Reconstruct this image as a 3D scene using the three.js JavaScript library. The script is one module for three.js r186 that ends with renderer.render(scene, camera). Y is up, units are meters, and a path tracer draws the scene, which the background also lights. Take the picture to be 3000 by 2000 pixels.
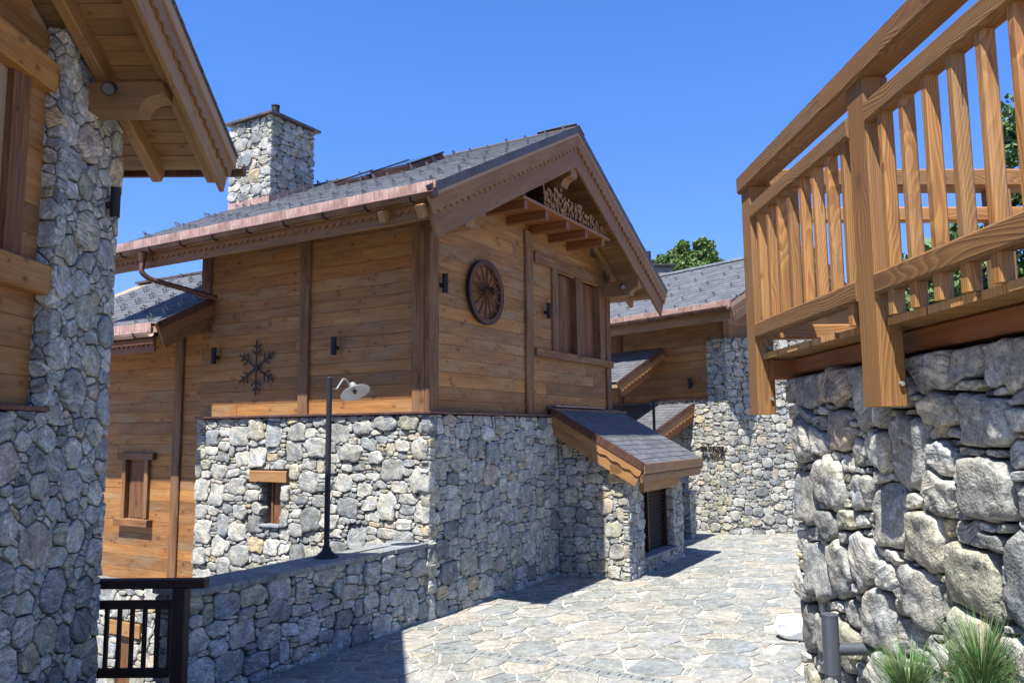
import * as THREE from 'three';
import { mergeGeometries } from 'three/addons/utils/BufferGeometryUtils.js';
import { ImprovedNoise } from 'three/addons/math/ImprovedNoise.js';
import { FontLoader } from 'three/addons/loaders/FontLoader.js';
import { TextGeometry } from 'three/addons/geometries/TextGeometry.js';

// ───────────────────────── camera, sky, sun, exposure
const R = Math.PI / 180;
const scene = new THREE.Scene();
const EYE = new THREE.Vector3(0, 2.6, 0);
const camera = new THREE.PerspectiveCamera(46.52, 3000 / 2000, 0.05, 2000);
camera.position.copy(EYE);
camera.rotation.set(6.493 * R, 0, -0.4895 * R, 'XYZ');

const renderer = new THREE.WebGLRenderer({ antialias: true });
renderer.toneMapping = THREE.LinearToneMapping;
renderer.toneMappingExposure = 2.25;
renderer.shadowMap.enabled = true;

const YAW = 30.366 * R;
const U = [Math.sin(YAW), 0, -Math.cos(YAW)];                 // along the gable of the middle chalet
const sunDir = new THREE.Vector3(-U[0], 1.96, -U[2]).add(new THREE.Vector3(-0.02, 0, -0.012)).normalize();
{
  const W = 256, Hh = 128, d = new Float32Array(W * Hh * 4);
  const mix = (a, b, t) => a.map((v, i) => v + (b[i] - v) * t);
  for (let j = 0; j < Hh; j++) for (let i = 0; i < W; i++) {
    const el = ((j + 0.5) / Hh - 0.5) * 180;
    // clear-sky luminance after the CIE standard clear sky, paler towards the horizon and round the sun
    const az = ((i + 0.5) / W - 0.5) * 2 * Math.PI, e = Math.max(0.02, el * R), dir = [Math.cos(e) * Math.cos(az), Math.sin(e), Math.cos(e) * Math.sin(az)];
    const chi = Math.acos(Math.min(1, dir[0] * sunDir.x + dir[1] * sunDir.y + dir[2] * sunDir.z));
    const f = 1 + 3 * (Math.exp(-3 * chi) - Math.exp(-1.5 * Math.PI)) + 0.45 * Math.cos(chi) ** 2, g = 1 - Math.exp(-0.32 / Math.sin(e));
    const pale = Math.min(0.85, 0.55 * Math.exp(-el / 11) + 0.2 * (f - 1)), L = f * g / 0.63;
    let c = mix([0.052, 0.166, 0.525], [0.185, 0.19, 0.2], Math.max(0, pale)).map((v) => v * L);
    if (el < 0) c = mix(c, [0.20, 0.20, 0.19], Math.min(1, -el / 10));
    d.set([...c, 1], (j * W + i) * 4);
  }
  const sky = new THREE.DataTexture(d, W, Hh, THREE.RGBAFormat, THREE.FloatType);
  sky.mapping = THREE.EquirectangularReflectionMapping;
  sky.magFilter = sky.minFilter = THREE.LinearFilter;
  sky.needsUpdate = true;
  scene.background = sky;
  scene.environment = sky;
}
const sun = new THREE.DirectionalLight(new THREE.Color(1, 0.975, 0.93), 5);
sun.position.copy(sunDir).multiplyScalar(60).add(new THREE.Vector3(0, 0, -10));
sun.target.position.set(0, 0, -10);
sun.castShadow = true;
sun.shadow.mapSize.set(4096, 4096);
Object.assign(sun.shadow.camera, { left: -25, right: 25, top: 25, bottom: -25, near: 1, far: 160 });
scene.add(sun, sun.target);

// ───────────────────────── helpers
function rng(a) { return () => { a |= 0; a = a + 0x6D2B79F5 | 0; let t = Math.imul(a ^ a >>> 15, 1 | a); t = t + Math.imul(t ^ t >>> 7, 61 | t) ^ t; return ((t ^ t >>> 14) >>> 0) / 4294967296; }; }
const rnd = rng(20240611);
const V = (a) => new THREE.Vector3(a[0], a[1], a[2]);
const lerp = (a, b, t) => a + (b - a) * t;
const clamp = (x, a = 0, b = 1) => Math.max(a, Math.min(b, x));
const smooth = (a, b, x) => { const t = clamp((x - a) / (b - a)); return t * t * (3 - 2 * t); };
const pick = (r, arr) => arr[Math.floor(r() * arr.length) % arr.length];
const noise3 = new ImprovedNoise();

// frames: x and z axes of each building's own plan
const FRAME = {
  world: { o: [0, 0, 0], r: 0 },
  main: { o: [-1.2, 0, -11.426], r: (90 - 30.366) * R },      // x along the gable, -z along the eave side
  back: { o: [5.46, 0, -20.26], r: (90 - 52) * R },
  right: { o: [0, 0, 0], r: 1.24 * R },
};
function toWorld(fr, p) { const c = Math.cos(fr.r), s = Math.sin(fr.r); return [fr.o[0] + c * p[0] + s * p[2], fr.o[1] + p[1], fr.o[2] - s * p[0] + c * p[2]]; }

const used = {};
function numbered(name) { const n = used[name] = (used[name] ?? -1) + 1; return n ? `${name}_${String(n).padStart(3, '0')}` : name; }
const things = [];
function thing(name, label, category, frame, base = [0, 0, 0], group, kind) {
  const g = new THREE.Group(); g.name = numbered(name);
  g.position.set(...toWorld(frame, base)); g.rotation.y = frame.r;
  g.userData = { label };
  if (category) g.userData.category = category;
  if (group) g.userData.group = group;
  g.userData.kind = kind || 'thing';
  scene.add(g);
  const T = { g, frame, base, pools: {} };
  things.push(T);
  return T;
}
// a mesh given in the frame's coordinates, as a part of T (or a sub-part when parent is one of T's parts)
function part(T, name, geo, mat, parent) {
  if (Array.isArray(geo)) geo = geo.length > 1 ? mergeGeometries(geo.map((q) => q.index ? q.toNonIndexed() : q)) : geo[0];
  geo.translate(-T.base[0], -T.base[1], -T.base[2]);
  const m = new THREE.Mesh(geo, mat); m.name = name;
  (parent || T.g).add(m);
  return m;
}
// pieces (stones, slates, planks): collected, then the 300 that show largest become meshes of their own and the rest one part
function piece(T, parent, name, e) {
  const pool = T.pools[name] ||= { list: [] };
  const w = toWorld(T.frame, e.c), dx = w[0] - EYE.x, dy = w[1] - EYE.y, dz = w[2] - EYE.z;
  e.weight = e.area / (dx * dx + dy * dy + dz * dz);
  // well outside the picture: shows nothing
  const d = -dz; if (d < 0.3 || Math.abs(dx) / d > 0.95 || Math.abs(dy) / d > 0.85) e.weight *= 0.02;
  e.parent = parent; pool.list.push(e);
}
function finish(T, limit = 300) {
  for (const [name, pool] of Object.entries(T.pools)) {
    pool.list.sort((a, b) => b.weight - a.weight);
    const rest = [];
    pool.list.forEach((e, i) => {
      if (i < limit) {
        if (e.matrix) {
          const m = new THREE.Mesh(e.geo, e.mat); m.name = name; m.applyMatrix4(e.matrix);
          m.position.x -= T.base[0]; m.position.y -= T.base[1]; m.position.z -= T.base[2];
          (e.parent || T.g).add(m);
        } else part(T, name, e.geo, e.mat, e.parent);
      } else {
        let g = e.matrix ? e.geo.clone().applyMatrix4(e.matrix) : e.geo;
        if (g.index) g = g.toNonIndexed();
        const n = g.attributes.position.count, c = new Float32Array(n * 3), col = e.mat.color;
        for (let k = 0; k < n; k++) c.set([col.r, col.g, col.b], k * 3);
        g.setAttribute('color', new THREE.BufferAttribute(c, 3));
        rest.push(g);
      }
    });
    if (rest.length) {
      const src = pool.list[limit].mat, m = src.clone(); m.color.set(1, 1, 1); m.vertexColors = true;
      const o = part(T, `small_${name}s`, rest, m); o.userData.kind = 'stuff';
    }
  }
}

// a squared timber with softened edges: along x from 0 to L, height h (y), depth t (z), uv in metres along the grain
function beam(L, h, t, ch = 0.004, r = rnd) {
  ch = Math.min(ch, h * 0.3, t * 0.3);
  const a = h / 2, b = t / 2, sec = [[-a, b - ch], [-a + ch, b], [a - ch, b], [a, b - ch], [a, -b + ch], [a - ch, -b], [-a + ch, -b], [-a, -b + ch]];
  const P = [], Uv = [], uo = r() * 7, vo = r() * 5;
  let per = 0;
  const tri = (A, B, C, ua, ub, uc) => { P.push(...A, ...B, ...C); Uv.push(...ua, ...ub, ...uc); };
  for (let i = 0; i < 8; i++) {
    const [y0, z0] = sec[i], [y1, z1] = sec[(i + 1) % 8], l = Math.hypot(y1 - y0, z1 - z0);
    const A = [0, y0, z0], B = [L, y0, z0], C = [L, y1, z1], D = [0, y1, z1];
    const v0 = vo + per, v1 = vo + per + l; per += l;
    tri(A, B, C, [uo, v0], [uo + L, v0], [uo + L, v1]); tri(A, C, D, [uo, v0], [uo + L, v1], [uo, v1]);
  }
  const sides = P.length / 3;
  for (let i = 1; i < 7; i++) {
    const q = (x, k) => [x, sec[k][0], sec[k][1]], w = (k) => [uo + sec[k][0] * 0.35, vo + sec[k][1]];
    tri(q(L, 0), q(L, i + 1), q(L, i), w(0), w(i + 1), w(i)); tri(q(0, 0), q(0, i), q(0, i + 1), w(0), w(i), w(i + 1));
  }
  const g = new THREE.BufferGeometry();
  g.setAttribute('position', new THREE.Float32BufferAttribute(P, 3));
  g.setAttribute('uv', new THREE.Float32BufferAttribute(Uv, 2));
  g.addGroup(0, sides, 0); g.addGroup(sides, P.length / 3 - sides, 1);
  g.computeVertexNormals();
  return g;
}
// basis with x along ex and y near ey, origin o
function basis(o, ex, ey) {
  const x = V(ex).normalize(), z = x.clone().cross(V(ey)).normalize(), y = z.clone().cross(x);
  return new THREE.Matrix4().makeBasis(x, y, z).setPosition(o[0], o[1], o[2]);
}
function bar(p0, p1, h, t, up = [0, 1, 0], ch = 0.004) {
  const d = [p1[0] - p0[0], p1[1] - p0[1], p1[2] - p0[2]], L = Math.hypot(...d);
  return beam(L, h, t, ch).applyMatrix4(basis(p0, d, up));
}
// box by its extents, grain along its longest horizontal or vertical side
function box(x0, x1, y0, y1, z0, z1, ch = 0.004) {
  const dx = x1 - x0, dy = y1 - y0, dz = z1 - z0, cx = (x0 + x1) / 2, cy = (y0 + y1) / 2, cz = (z0 + z1) / 2;
  if (dy >= dx && dy >= dz) return beam(dy, dx, dz, ch).applyMatrix4(basis([cx, y0, cz], [0, 1, 0], [-1, 0, 0]));
  if (dx >= dz) return beam(dx, dy, dz, ch).applyMatrix4(basis([x0, cy, cz], [1, 0, 0], [0, 1, 0]));
  return beam(dz, dy, dx, ch).applyMatrix4(basis([cx, cy, z0], [0, 0, 1], [0, 1, 0]));
}
function rod(p0, p1, r0, r1 = r0, seg = 10) {
  const d = V(p1).sub(V(p0)), L = d.length();
  const g = new THREE.CylinderGeometry(r1, r0, L, seg);
  g.applyMatrix4(new THREE.Matrix4().makeRotationFromQuaternion(new THREE.Quaternion().setFromUnitVectors(new THREE.Vector3(0, 1, 0), d.normalize())).setPosition((p0[0] + p1[0]) / 2, (p0[1] + p1[1]) / 2, (p0[2] + p1[2]) / 2));
  return g;
}
// a flat outline in the plane (ex, ey) at o, given thickness along ex × ey
function plate(pts, o, ex, ey, thick, ch = 0) {
  const s = new THREE.Shape(pts.map(([x, y]) => new THREE.Vector2(x, y)));
  const g = new THREE.ExtrudeGeometry(s, { depth: thick, bevelEnabled: ch > 0, bevelSize: ch, bevelThickness: ch, bevelSegments: 1, steps: 1, curveSegments: 6 });
  g.applyMatrix4(basis(o, ex, ey));
  return g;
}
const bare = (g) => { const q = g.index ? g.toNonIndexed() : g; q.clearGroups(); return q; };
// ───────────────────────── textures (grain and speckle only) and materials
function lattice(seed, n = 128) { const r = rng(seed), t = new Float32Array(n * n); for (let i = 0; i < t.length; i++) t[i] = r(); return t; }
const LAT = lattice(77);
function vn(x, y, px, py) {                                   // value noise, periodic in px × py cells
  const xi = Math.floor(x), yi = Math.floor(y), fx = x - xi, fy = y - yi, u = fx * fx * (3 - 2 * fx), v = fy * fy * (3 - 2 * fy);
  const w = (a, b) => LAT[((((b % py) + py) % py) * 37 + 11 & 127) * 128 + ((((a % px) + px) % px) * 53 + ((((b % py) + py) % py) >> 7) * 17 + ((((a % px) + px) % px) >> 7) * 29 & 127)];
  return lerp(lerp(w(xi, yi), w(xi + 1, yi), u), lerp(w(xi, yi + 1), w(xi + 1, yi + 1), u), v);
}
function fbm(u, v, fx, fy, oct) { let s = 0, a = 0.5, n = 0; for (let o = 0; o < oct; o++) { s += a * vn(u * fx + o * 13, v * fy + o * 7, fx, fy); n += a; a *= 0.55; fx *= 2; fy *= 2; } return s / n; }
function tex(w, h, sx, sy, fn, srgb = true) {
  const d = new Uint8Array(w * h * 4);
  for (let j = 0; j < h; j++) for (let i = 0; i < w; i++) { const c = fn((i + 0.5) / w, (j + 0.5) / h), k = (j * w + i) * 4; d[k] = clamp(c[0]) * 255; d[k + 1] = clamp(c[1]) * 255; d[k + 2] = clamp(c[2]) * 255; d[k + 3] = 255; }
  const t = new THREE.DataTexture(d, w, h, THREE.RGBAFormat);
  t.wrapS = t.wrapT = THREE.RepeatWrapping; t.magFilter = THREE.LinearFilter; t.minFilter = THREE.LinearMipmapLinearFilter; t.generateMipmaps = true;
  if (srgb) t.colorSpace = THREE.SRGBColorSpace;
  t.repeat.set(1 / sx, 1 / sy); t.needsUpdate = true;
  return t;
}
const mixc = (a, b, t) => [lerp(a[0], b[0], t), lerp(a[1], b[1], t), lerp(a[2], b[2], t)];
function woodTex(seed, { light, dark, grey, weather, line, knots, w = 1024, h = 512, sx = 2.6, sy = 0.9, cathedral = 0 }) {
  const r = rng(seed), K = [];
  for (let i = 0; i < knots; i++) K.push([r(), r(), 0.010 + r() * 0.016]);
  const hgt = new Float32Array(w * h);
  const map = tex(w, h, sx, sy, (u, v) => {
    let kd = 0, bend = 0, halo = 0;
    for (const [kx, ky, kr] of K) {
      let dx = Math.abs(u - kx); dx = Math.min(dx, 1 - dx) * sx; let dy = v - ky; dy -= Math.round(dy); dy *= sy;
      const q = (dx * dx / (kr * kr * 2.4) + dy * dy / (kr * kr));
      if (q < 40) { kd = Math.max(kd, smooth(1.3, 0.35, q)); halo = Math.max(halo, smooth(6, 1, q) * 0.5); bend += Math.exp(-q / 7) * dy * 0.55; }
    }
    const warp = (fbm(u, v, 4, 4, 3) - 0.5) * 0.05 + (seed % 7) * 0.13;
    const vv = v + warp + bend / sy;
    let g;
    if (cathedral) {
      const s = vv * cathedral + (fbm(u, v, 3, 4, 2) - 0.5) * cathedral * 0.42, f = s - Math.floor(s);
      g = smooth(0, 0.75, f) * smooth(1, 0.86, f);
      g = 0.75 - 0.62 * g;
    } else g = fbm(u, vv, 5, 44, 3);
    const fib = fbm(u, vv, 20, 170, 2), low = fbm(u, v, 3, 6, 3), big = fbm(u + 0.37, v + 0.21, 4, 5, 4);
    let t = 0.52 + line * (g - 0.5) + 0.32 * (fib - 0.5) + 0.5 * (low - 0.5) - halo * 0.25 - kd * 0.7;
    let c = mixc(dark, light, clamp(t));
    c = mixc(c, grey.map((x) => x * (0.8 + 0.4 * fib)), clamp(weather * smooth(0.42, 0.75, big)));
    const crack = fbm(u, vv, 7, 120, 1) > 0.955 && fbm(u, v, 5, 9, 2) > 0.5 ? 0.62 : 1;
    hgt[Math.min(h - 1, Math.floor(v * h)) * w + Math.min(w - 1, Math.floor(u * w))] = clamp(t) * crack;
    return c.map((x) => x * crack);
  });
  const bump = tex(w, h, sx, sy, (u, v) => { const x = hgt[Math.floor(v * h) * w + Math.floor(u * w)]; return [x, x, x]; }, false);
  return { map, bump };
}
const srgb = (r, g, b) => [r / 255, g / 255, b / 255];
const WT = {
  plank: woodTex(11, { light: srgb(212, 164, 100), dark: srgb(126, 84, 42), grey: srgb(164, 142, 114), weather: 0.45, line: 0.55, knots: 26 }),
  plank2: woodTex(12, { light: srgb(206, 158, 98), dark: srgb(116, 78, 42), grey: srgb(156, 138, 116), weather: 0.65, line: 0.65, knots: 20 }),
  planed: woodTex(13, { light: srgb(196, 154, 100), dark: srgb(132, 95, 54), grey: srgb(166, 136, 100), weather: 0.4, line: 0.55, knots: 16 }),
  larch: woodTex(14, { light: srgb(216, 170, 104), dark: srgb(144, 100, 50), grey: srgb(168, 140, 104), weather: 0.6, line: 0.72, knots: 14, sx: 2.4, sy: 0.5, cathedral: 44 }),
  old: woodTex(15, { light: srgb(168, 122, 74), dark: srgb(82, 54, 31), grey: srgb(138, 114, 90), weather: 0.5, line: 1.1, knots: 12 }),
};
function stoneTex(seed, mode) {
  const w = 512, h = 512, s = 0.6, hg = new Float32Array(w * h);
  const map = tex(w, h, s, s, (u, v) => {
    const du = u + seed * 0.17, dv = v + seed * 0.31;
    const blotch = fbm(du, dv, 5, 5, 4), speck = fbm(du, dv, 110, 110, 2), mid = fbm(du, dv, 26, 26, 3);
    const wv = dv + (fbm(du, dv, 4, 4, 2) - 0.5) * 0.12;
    const fol = fbm(du, wv, mode === 0 ? 6 : 14, mode === 0 ? 58 : 20, 3);
    const quartz = smooth(0.66, 0.76, fbm(du, wv, mode === 2 ? 9 : 5, mode === 2 ? 11 : 30, 3));
    const pit = smooth(0.30, 0.18, fbm(du + 0.3, dv, 34, 34, 2));
    let t = 0.78 + 0.36 * (blotch - 0.5) + 0.30 * (speck - 0.5) + 0.28 * (mid - 0.5) + (mode === 0 ? 0.6 : 0.25) * (fol - 0.5) + 0.22 * quartz - 0.14 * pit;
    const warm = (fbm(du + 0.5, dv + 0.2, 6, 6, 3) - 0.5) * 0.26;
    hg[Math.min(h - 1, Math.floor(v * h)) * w + Math.min(w - 1, Math.floor(u * w))] = clamp(0.5 + 0.6 * (mid - 0.5) + 0.75 * (fol - 0.5) + 0.5 * (speck - 0.5) - 0.2 * pit);
    t = clamp(t, 0.2, 1.1);
    return [t + warm * 0.35, t + warm * 0.08, t - warm * 0.45];
  });
  const bump = tex(w, h, s, s, (u, v) => { const x = hg[Math.floor(v * h) * w + Math.floor(u * w)]; return [x, x, x]; }, false);
  return { map, bump };
}
const ST = [stoneTex(1, 0), stoneTex(2, 1), stoneTex(3, 2)];
const slateTex = tex(512, 512, 1.1, 1.1, (u, v) => { const t = 0.78 + 0.34 * (fbm(u, v, 6, 8, 4) - 0.5) + 0.3 * (fbm(u, v, 70, 40, 2) - 0.5) + 0.2 * (fbm(u, v, 160, 160, 1) - 0.5); return [t, t, t * 1.01]; });
const paveTex = tex(1024, 1024, 2.2, 2.2, (u, v) => { const a = fbm(u, v, 7, 7, 4), b = fbm(u, v, 120, 60, 2), c = fbm(u + 0.3, v, 30, 18, 3), wm = (fbm(u, v + 0.4, 8, 8, 3) - 0.5) * 0.2; const t = 0.8 + 0.2 * (a - 0.5) + 0.28 * (b - 0.5) + 0.24 * (c - 0.5); return [t + wm * 0.3, t + wm * 0.08, t - wm * 0.4]; });
const mortarTex = tex(512, 512, 0.8, 0.8, (u, v) => { const t = 0.82 + 0.3 * (fbm(u, v, 6, 6, 4) - 0.5) + 0.35 * (fbm(u, v, 90, 90, 2) - 0.5); return [t, t * 0.985, t * 0.96]; });
const copperTex = tex(512, 256, 1.2, 0.6, (u, v) => { const s = fbm(u, v, 60, 3, 2), b = fbm(u, v, 6, 3, 3), t = 0.82 + 0.3 * (s - 0.5) + 0.34 * (b - 0.5); return [t, t * (0.98 + 0.1 * (b - 0.5)), t * (0.97 + 0.16 * (b - 0.5))]; });

function mat(rgb, o = {}) {
  const m = new THREE.MeshStandardMaterial({ color: new THREE.Color().setRGB(...rgb), roughness: o.rough ?? 0.85, metalness: o.metal ?? 0 });
  if (o.map) m.map = o.map;
  if (o.bump) { m.bumpMap = o.bump; m.bumpScale = o.bumpScale ?? 0.003; }
  if (o.double) m.side = THREE.DoubleSide;
  return m;
}
const woods = (w, list, rough = 0.72, bs = 0.0016) => list.map((c) => mat(c.map((x) => x * 0.98), { map: WT[w].map, bump: WT[w].bump, bumpScale: bs, rough }));
const MAT = {
  plank: [...woods('plank', [[0.72, 0.61, 0.45], [0.80, 0.69, 0.51], [0.62, 0.54, 0.42], [0.76, 0.62, 0.43], [0.86, 0.72, 0.50]]), ...woods('plank2', [[0.68, 0.61, 0.49], [0.77, 0.66, 0.49], [0.59, 0.53, 0.44], [0.81, 0.70, 0.52]])],
  planed: woods('planed', [[0.66, 0.62, 0.58], [0.74, 0.68, 0.62], [0.58, 0.54, 0.50], [0.80, 0.74, 0.68]], 0.6, 0.0008),
  trim: woods('planed', [[0.78, 0.72, 0.66], [0.70, 0.66, 0.60]], 0.6, 0.0008),
  barge: woods('planed', [[0.60, 0.48, 0.34], [0.50, 0.405, 0.295]], 0.65, 0.0008),
  post: woods('old', [[0.72, 0.66, 0.57], [0.60, 0.55, 0.50], [0.82, 0.75, 0.63]]),
  shutter: woods('old', [[0.66, 0.52, 0.42], [0.56, 0.46, 0.38], [0.74, 0.56, 0.44]]),
  larch: woods('larch', [[0.54, 0.49, 0.41], [0.68, 0.60, 0.48], [0.48, 0.44, 0.38], [0.74, 0.63, 0.48]], 0.62, 0.0012),
  larchGrey: woods('larch', [[0.40, 0.355, 0.29], [0.36, 0.32, 0.265], [0.48, 0.425, 0.345]], 0.7, 0.0014),
  deckEnd: mat([0.95, 0.92, 0.88], { map: WT.larch.map, rough: 0.9 }),
  redbeam: woods('planed', [[0.60, 0.38, 0.26], [0.48, 0.31, 0.22]], 0.6, 0.0008),
  backing: mat([0.30, 0.20, 0.115], { rough: 0.9 }),
  stain: mat([0.085, 0.048, 0.032], { map: WT.old.map, rough: 0.55 }),
  wheel: woods('old', [[0.42, 0.27, 0.22], [0.34, 0.23, 0.20]]),
  copper: mat([0.60, 0.385, 0.30], { map: copperTex, rough: 0.5, metal: 0.25 }),
  copperDark: mat([0.20, 0.105, 0.075], { map: copperTex, rough: 0.5, metal: 0.5 }),
  slate: [[0.15, 0.152, 0.155], [0.165, 0.166, 0.168], [0.138, 0.14, 0.144], [0.18, 0.18, 0.18]].map((c) => mat(c, { map: slateTex, rough: 0.62 })),
  verge: mat([0.17, 0.13, 0.115], { map: copperTex, rough: 0.5, metal: 0.35 }),
  hook: mat([0.30, 0.30, 0.31], { rough: 0.4, metal: 0.7 }),
  black: mat([0.010, 0.010, 0.012], { rough: 0.75 }),
  iron: mat([0.02, 0.02, 0.022], { rough: 0.5, metal: 0.4 }),
  lightGrey: mat([0.085, 0.095, 0.11], { rough: 0.42, metal: 0.3 }),
  lampGlass: mat([0.09, 0.09, 0.09], { rough: 0.2 }),
  enamel: mat([0.46, 0.46, 0.45], { rough: 0.35 }),
  white: mat([0.82, 0.82, 0.80], { rough: 0.5 }),
  mortar: mat([0.27, 0.26, 0.245], { map: mortarTex, rough: 1 }),
  grout: mat([0.64, 0.60, 0.53], { map: mortarTex, rough: 0.95 }),
  cap: mat([0.30, 0.31, 0.32], { map: paveTex, rough: 0.85 }),
  steel: mat([0.34, 0.37, 0.365], { map: mortarTex, rough: 0.55, metal: 0.15 }),
  glass: mat([0.03, 0.035, 0.045], { rough: 0.08 }),
  earth: mat([0.16, 0.15, 0.10], { map: mortarTex, rough: 1 }),
  gravel: mat([0.42, 0.40, 0.37], { map: mortarTex, rough: 1 }),
};
// stones: [linear colour, share]
const HUES = [[[0.42, 0.415, 0.40], 6], [[0.35, 0.35, 0.345], 5], [[0.30, 0.312, 0.33], 3], [[0.47, 0.46, 0.44], 5], [[0.48, 0.445, 0.37], 2], [[0.50, 0.41, 0.28], 1], [[0.22, 0.225, 0.23], 2], [[0.39, 0.38, 0.315], 2], [[0.55, 0.535, 0.50], 3], [[0.47, 0.40, 0.35], 1]];
const stoneMats = HUES.map(([c]) => ST.map((t) => mat(c.map((x, i) => x * [1.22, 1.205, 1.08][i]), { map: t.map, bump: t.bump, bumpScale: 0.0045, rough: 0.9 })));
const bag = HUES.flatMap(([, n], i) => Array(n).fill(i));
const stoneMat = (r) => pick(r, stoneMats[pick(r, bag)]);
const PAVE = [[0.36, 0.37, 0.352], [0.41, 0.41, 0.385], [0.31, 0.33, 0.32], [0.43, 0.415, 0.37], [0.385, 0.385, 0.36], [0.46, 0.43, 0.37], [0.34, 0.355, 0.335], [0.37, 0.375, 0.345]].map((c) => mat(c.map((x, i) => x * [0.97, 0.945, 0.89][i]), { map: paveTex, rough: 0.85, bump: paveTex, bumpScale: 0.002 }));
PAVE.forEach((m) => { m.bumpMap = ST[1].bump; });
// ───────────────────────── masonry, boarding, slating
function clipHalf(poly, nx, ny, d) {                          // keep nx*x + ny*y <= d
  const out = [];
  for (let i = 0; i < poly.length; i++) {
    const a = poly[i], b = poly[(i + 1) % poly.length], da = nx * a[0] + ny * a[1] - d, db = nx * b[0] + ny * b[1] - d;
    if (da <= 0) out.push(a);
    if ((da < 0 && db > 0) || (da > 0 && db < 0)) { const t = da / (da - db); out.push([a[0] + (b[0] - a[0]) * t, a[1] + (b[1] - a[1]) * t]); }
  }
  return out;
}
const areaOf = (p) => { let s = 0; for (let i = 0; i < p.length; i++) { const a = p[i], b = p[(i + 1) % p.length]; s += a[0] * b[1] - b[0] * a[1]; } return s / 2; };
const centre = (p) => { let x = 0, y = 0; for (const q of p) { x += q[0]; y += q[1]; } return [x / p.length, y / p.length]; };
// random rubble: cells of a power diagram over packed discs of many sizes; y is squeezed by aspect so that stones lie flat
function rubble({ poly, holes = [], rmin, rmax, aspect = 1.4, seed, pack = 0.8, levels = 14, tries = 10, flat = 2.1, bigs = 0.06, mids = 0.10 }) {
  const r = rng(seed);
  let x0 = 1e9, x1 = -1e9, y0 = 1e9, y1 = -1e9;
  for (const [x, y] of poly) { x0 = Math.min(x0, x); x1 = Math.max(x1, x); y0 = Math.min(y0, y); y1 = Math.max(y1, y); }
  const A = (x1 - x0) * (y1 - y0) * aspect, S = [];
  const cell = rmax * 2.2, grid = new Map(), key = (i, j) => i * 4096 + j;
  const near = (x, y, f) => { const ci = Math.floor((x - x0) / cell) + 8, cj = Math.floor((y - y0 * aspect) / cell) + 8; for (let i = -2; i <= 2; i++) for (let j = -2; j <= 2; j++) for (const q of grid.get(key(ci + i, cj + j)) || []) if (f(q)) return true; return false; };
  for (let k = 0; k < levels; k++) {
    const rad = rmax * Math.pow(rmin / rmax, k / (levels - 1));
    const n = Math.ceil(A / (rad * rad * 4) * tries * (k > levels - 4 ? 2.5 : k < 4 ? bigs : mids));
    for (let t = 0; t < n; t++) {
      const x = lerp(x0 - rad, x1 + rad, r()), y = lerp(y0 * aspect - rad, y1 * aspect + rad, r()), rr = rad * (0.85 + 0.3 * r());
      const ka = lerp(1, flat, k / (levels - 1));
      if (near(x, y, (q) => { const kk = (q.k + ka) / 2; return Math.hypot((q.x - x) / kk, (q.y - y) * kk) < (q.r + rr) * pack; })) continue;
      const q = { x, y, r: rr, k: ka }; S.push(q);
      const kk = key(Math.floor((x - x0) / cell) + 8, Math.floor((y - y0 * aspect) / cell) + 8);
      (grid.get(kk) || grid.set(kk, []).get(kk)).push(q);
    }
  }
  const cells = [];
  for (const q of S) {
    let p = poly.map(([x, y]) => [x, y * aspect]);
    const m = q.r * 3.2 + rmax;
    p = clipHalf(p, 1, 0, q.x + m); p = clipHalf(p, -1, 0, -(q.x - m)); p = clipHalf(p, 0, 1, q.y + m); p = clipHalf(p, 0, -1, -(q.y - m));
    near(q.x, q.y, (o) => {
      if (o === q || p.length < 3) return false;
      const dx = o.x - q.x, dy = o.y - q.y;
      if (Math.hypot(dx, dy) > m * 2) return false;
      p = clipHalf(p, dx, dy, (o.x * o.x + o.y * o.y - o.r * o.r - q.x * q.x - q.y * q.y + q.r * q.r) / 2);
      return false;
    });
    if (p.length < 3) continue;
    p = p.map(([x, y]) => [x, y / aspect]);
    for (const [hx0, hx1, hy0, hy1] of holes) {
      const c = centre(p); let xs = p.map((w) => w[0]), ys = p.map((w) => w[1]);
      if (Math.max(...xs) <= hx0 || Math.min(...xs) >= hx1 || Math.max(...ys) <= hy0 || Math.min(...ys) >= hy1) continue;
      const opts = [clipHalf(p, 1, 0, hx0), clipHalf(p, -1, 0, -hx1), clipHalf(p, 0, 1, hy0), clipHalf(p, 0, -1, -hy1)];
      p = opts.sort((a, b) => (b.length > 2 ? areaOf(b) : 0) - (a.length > 2 ? areaOf(a) : 0))[0];
      if (p.length < 3) break;
    }
    if (p.length < 3 || areaOf(p) < rmin * rmin * 0.35) continue;
    cells.push(p);
  }
  return cells;
}
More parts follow.
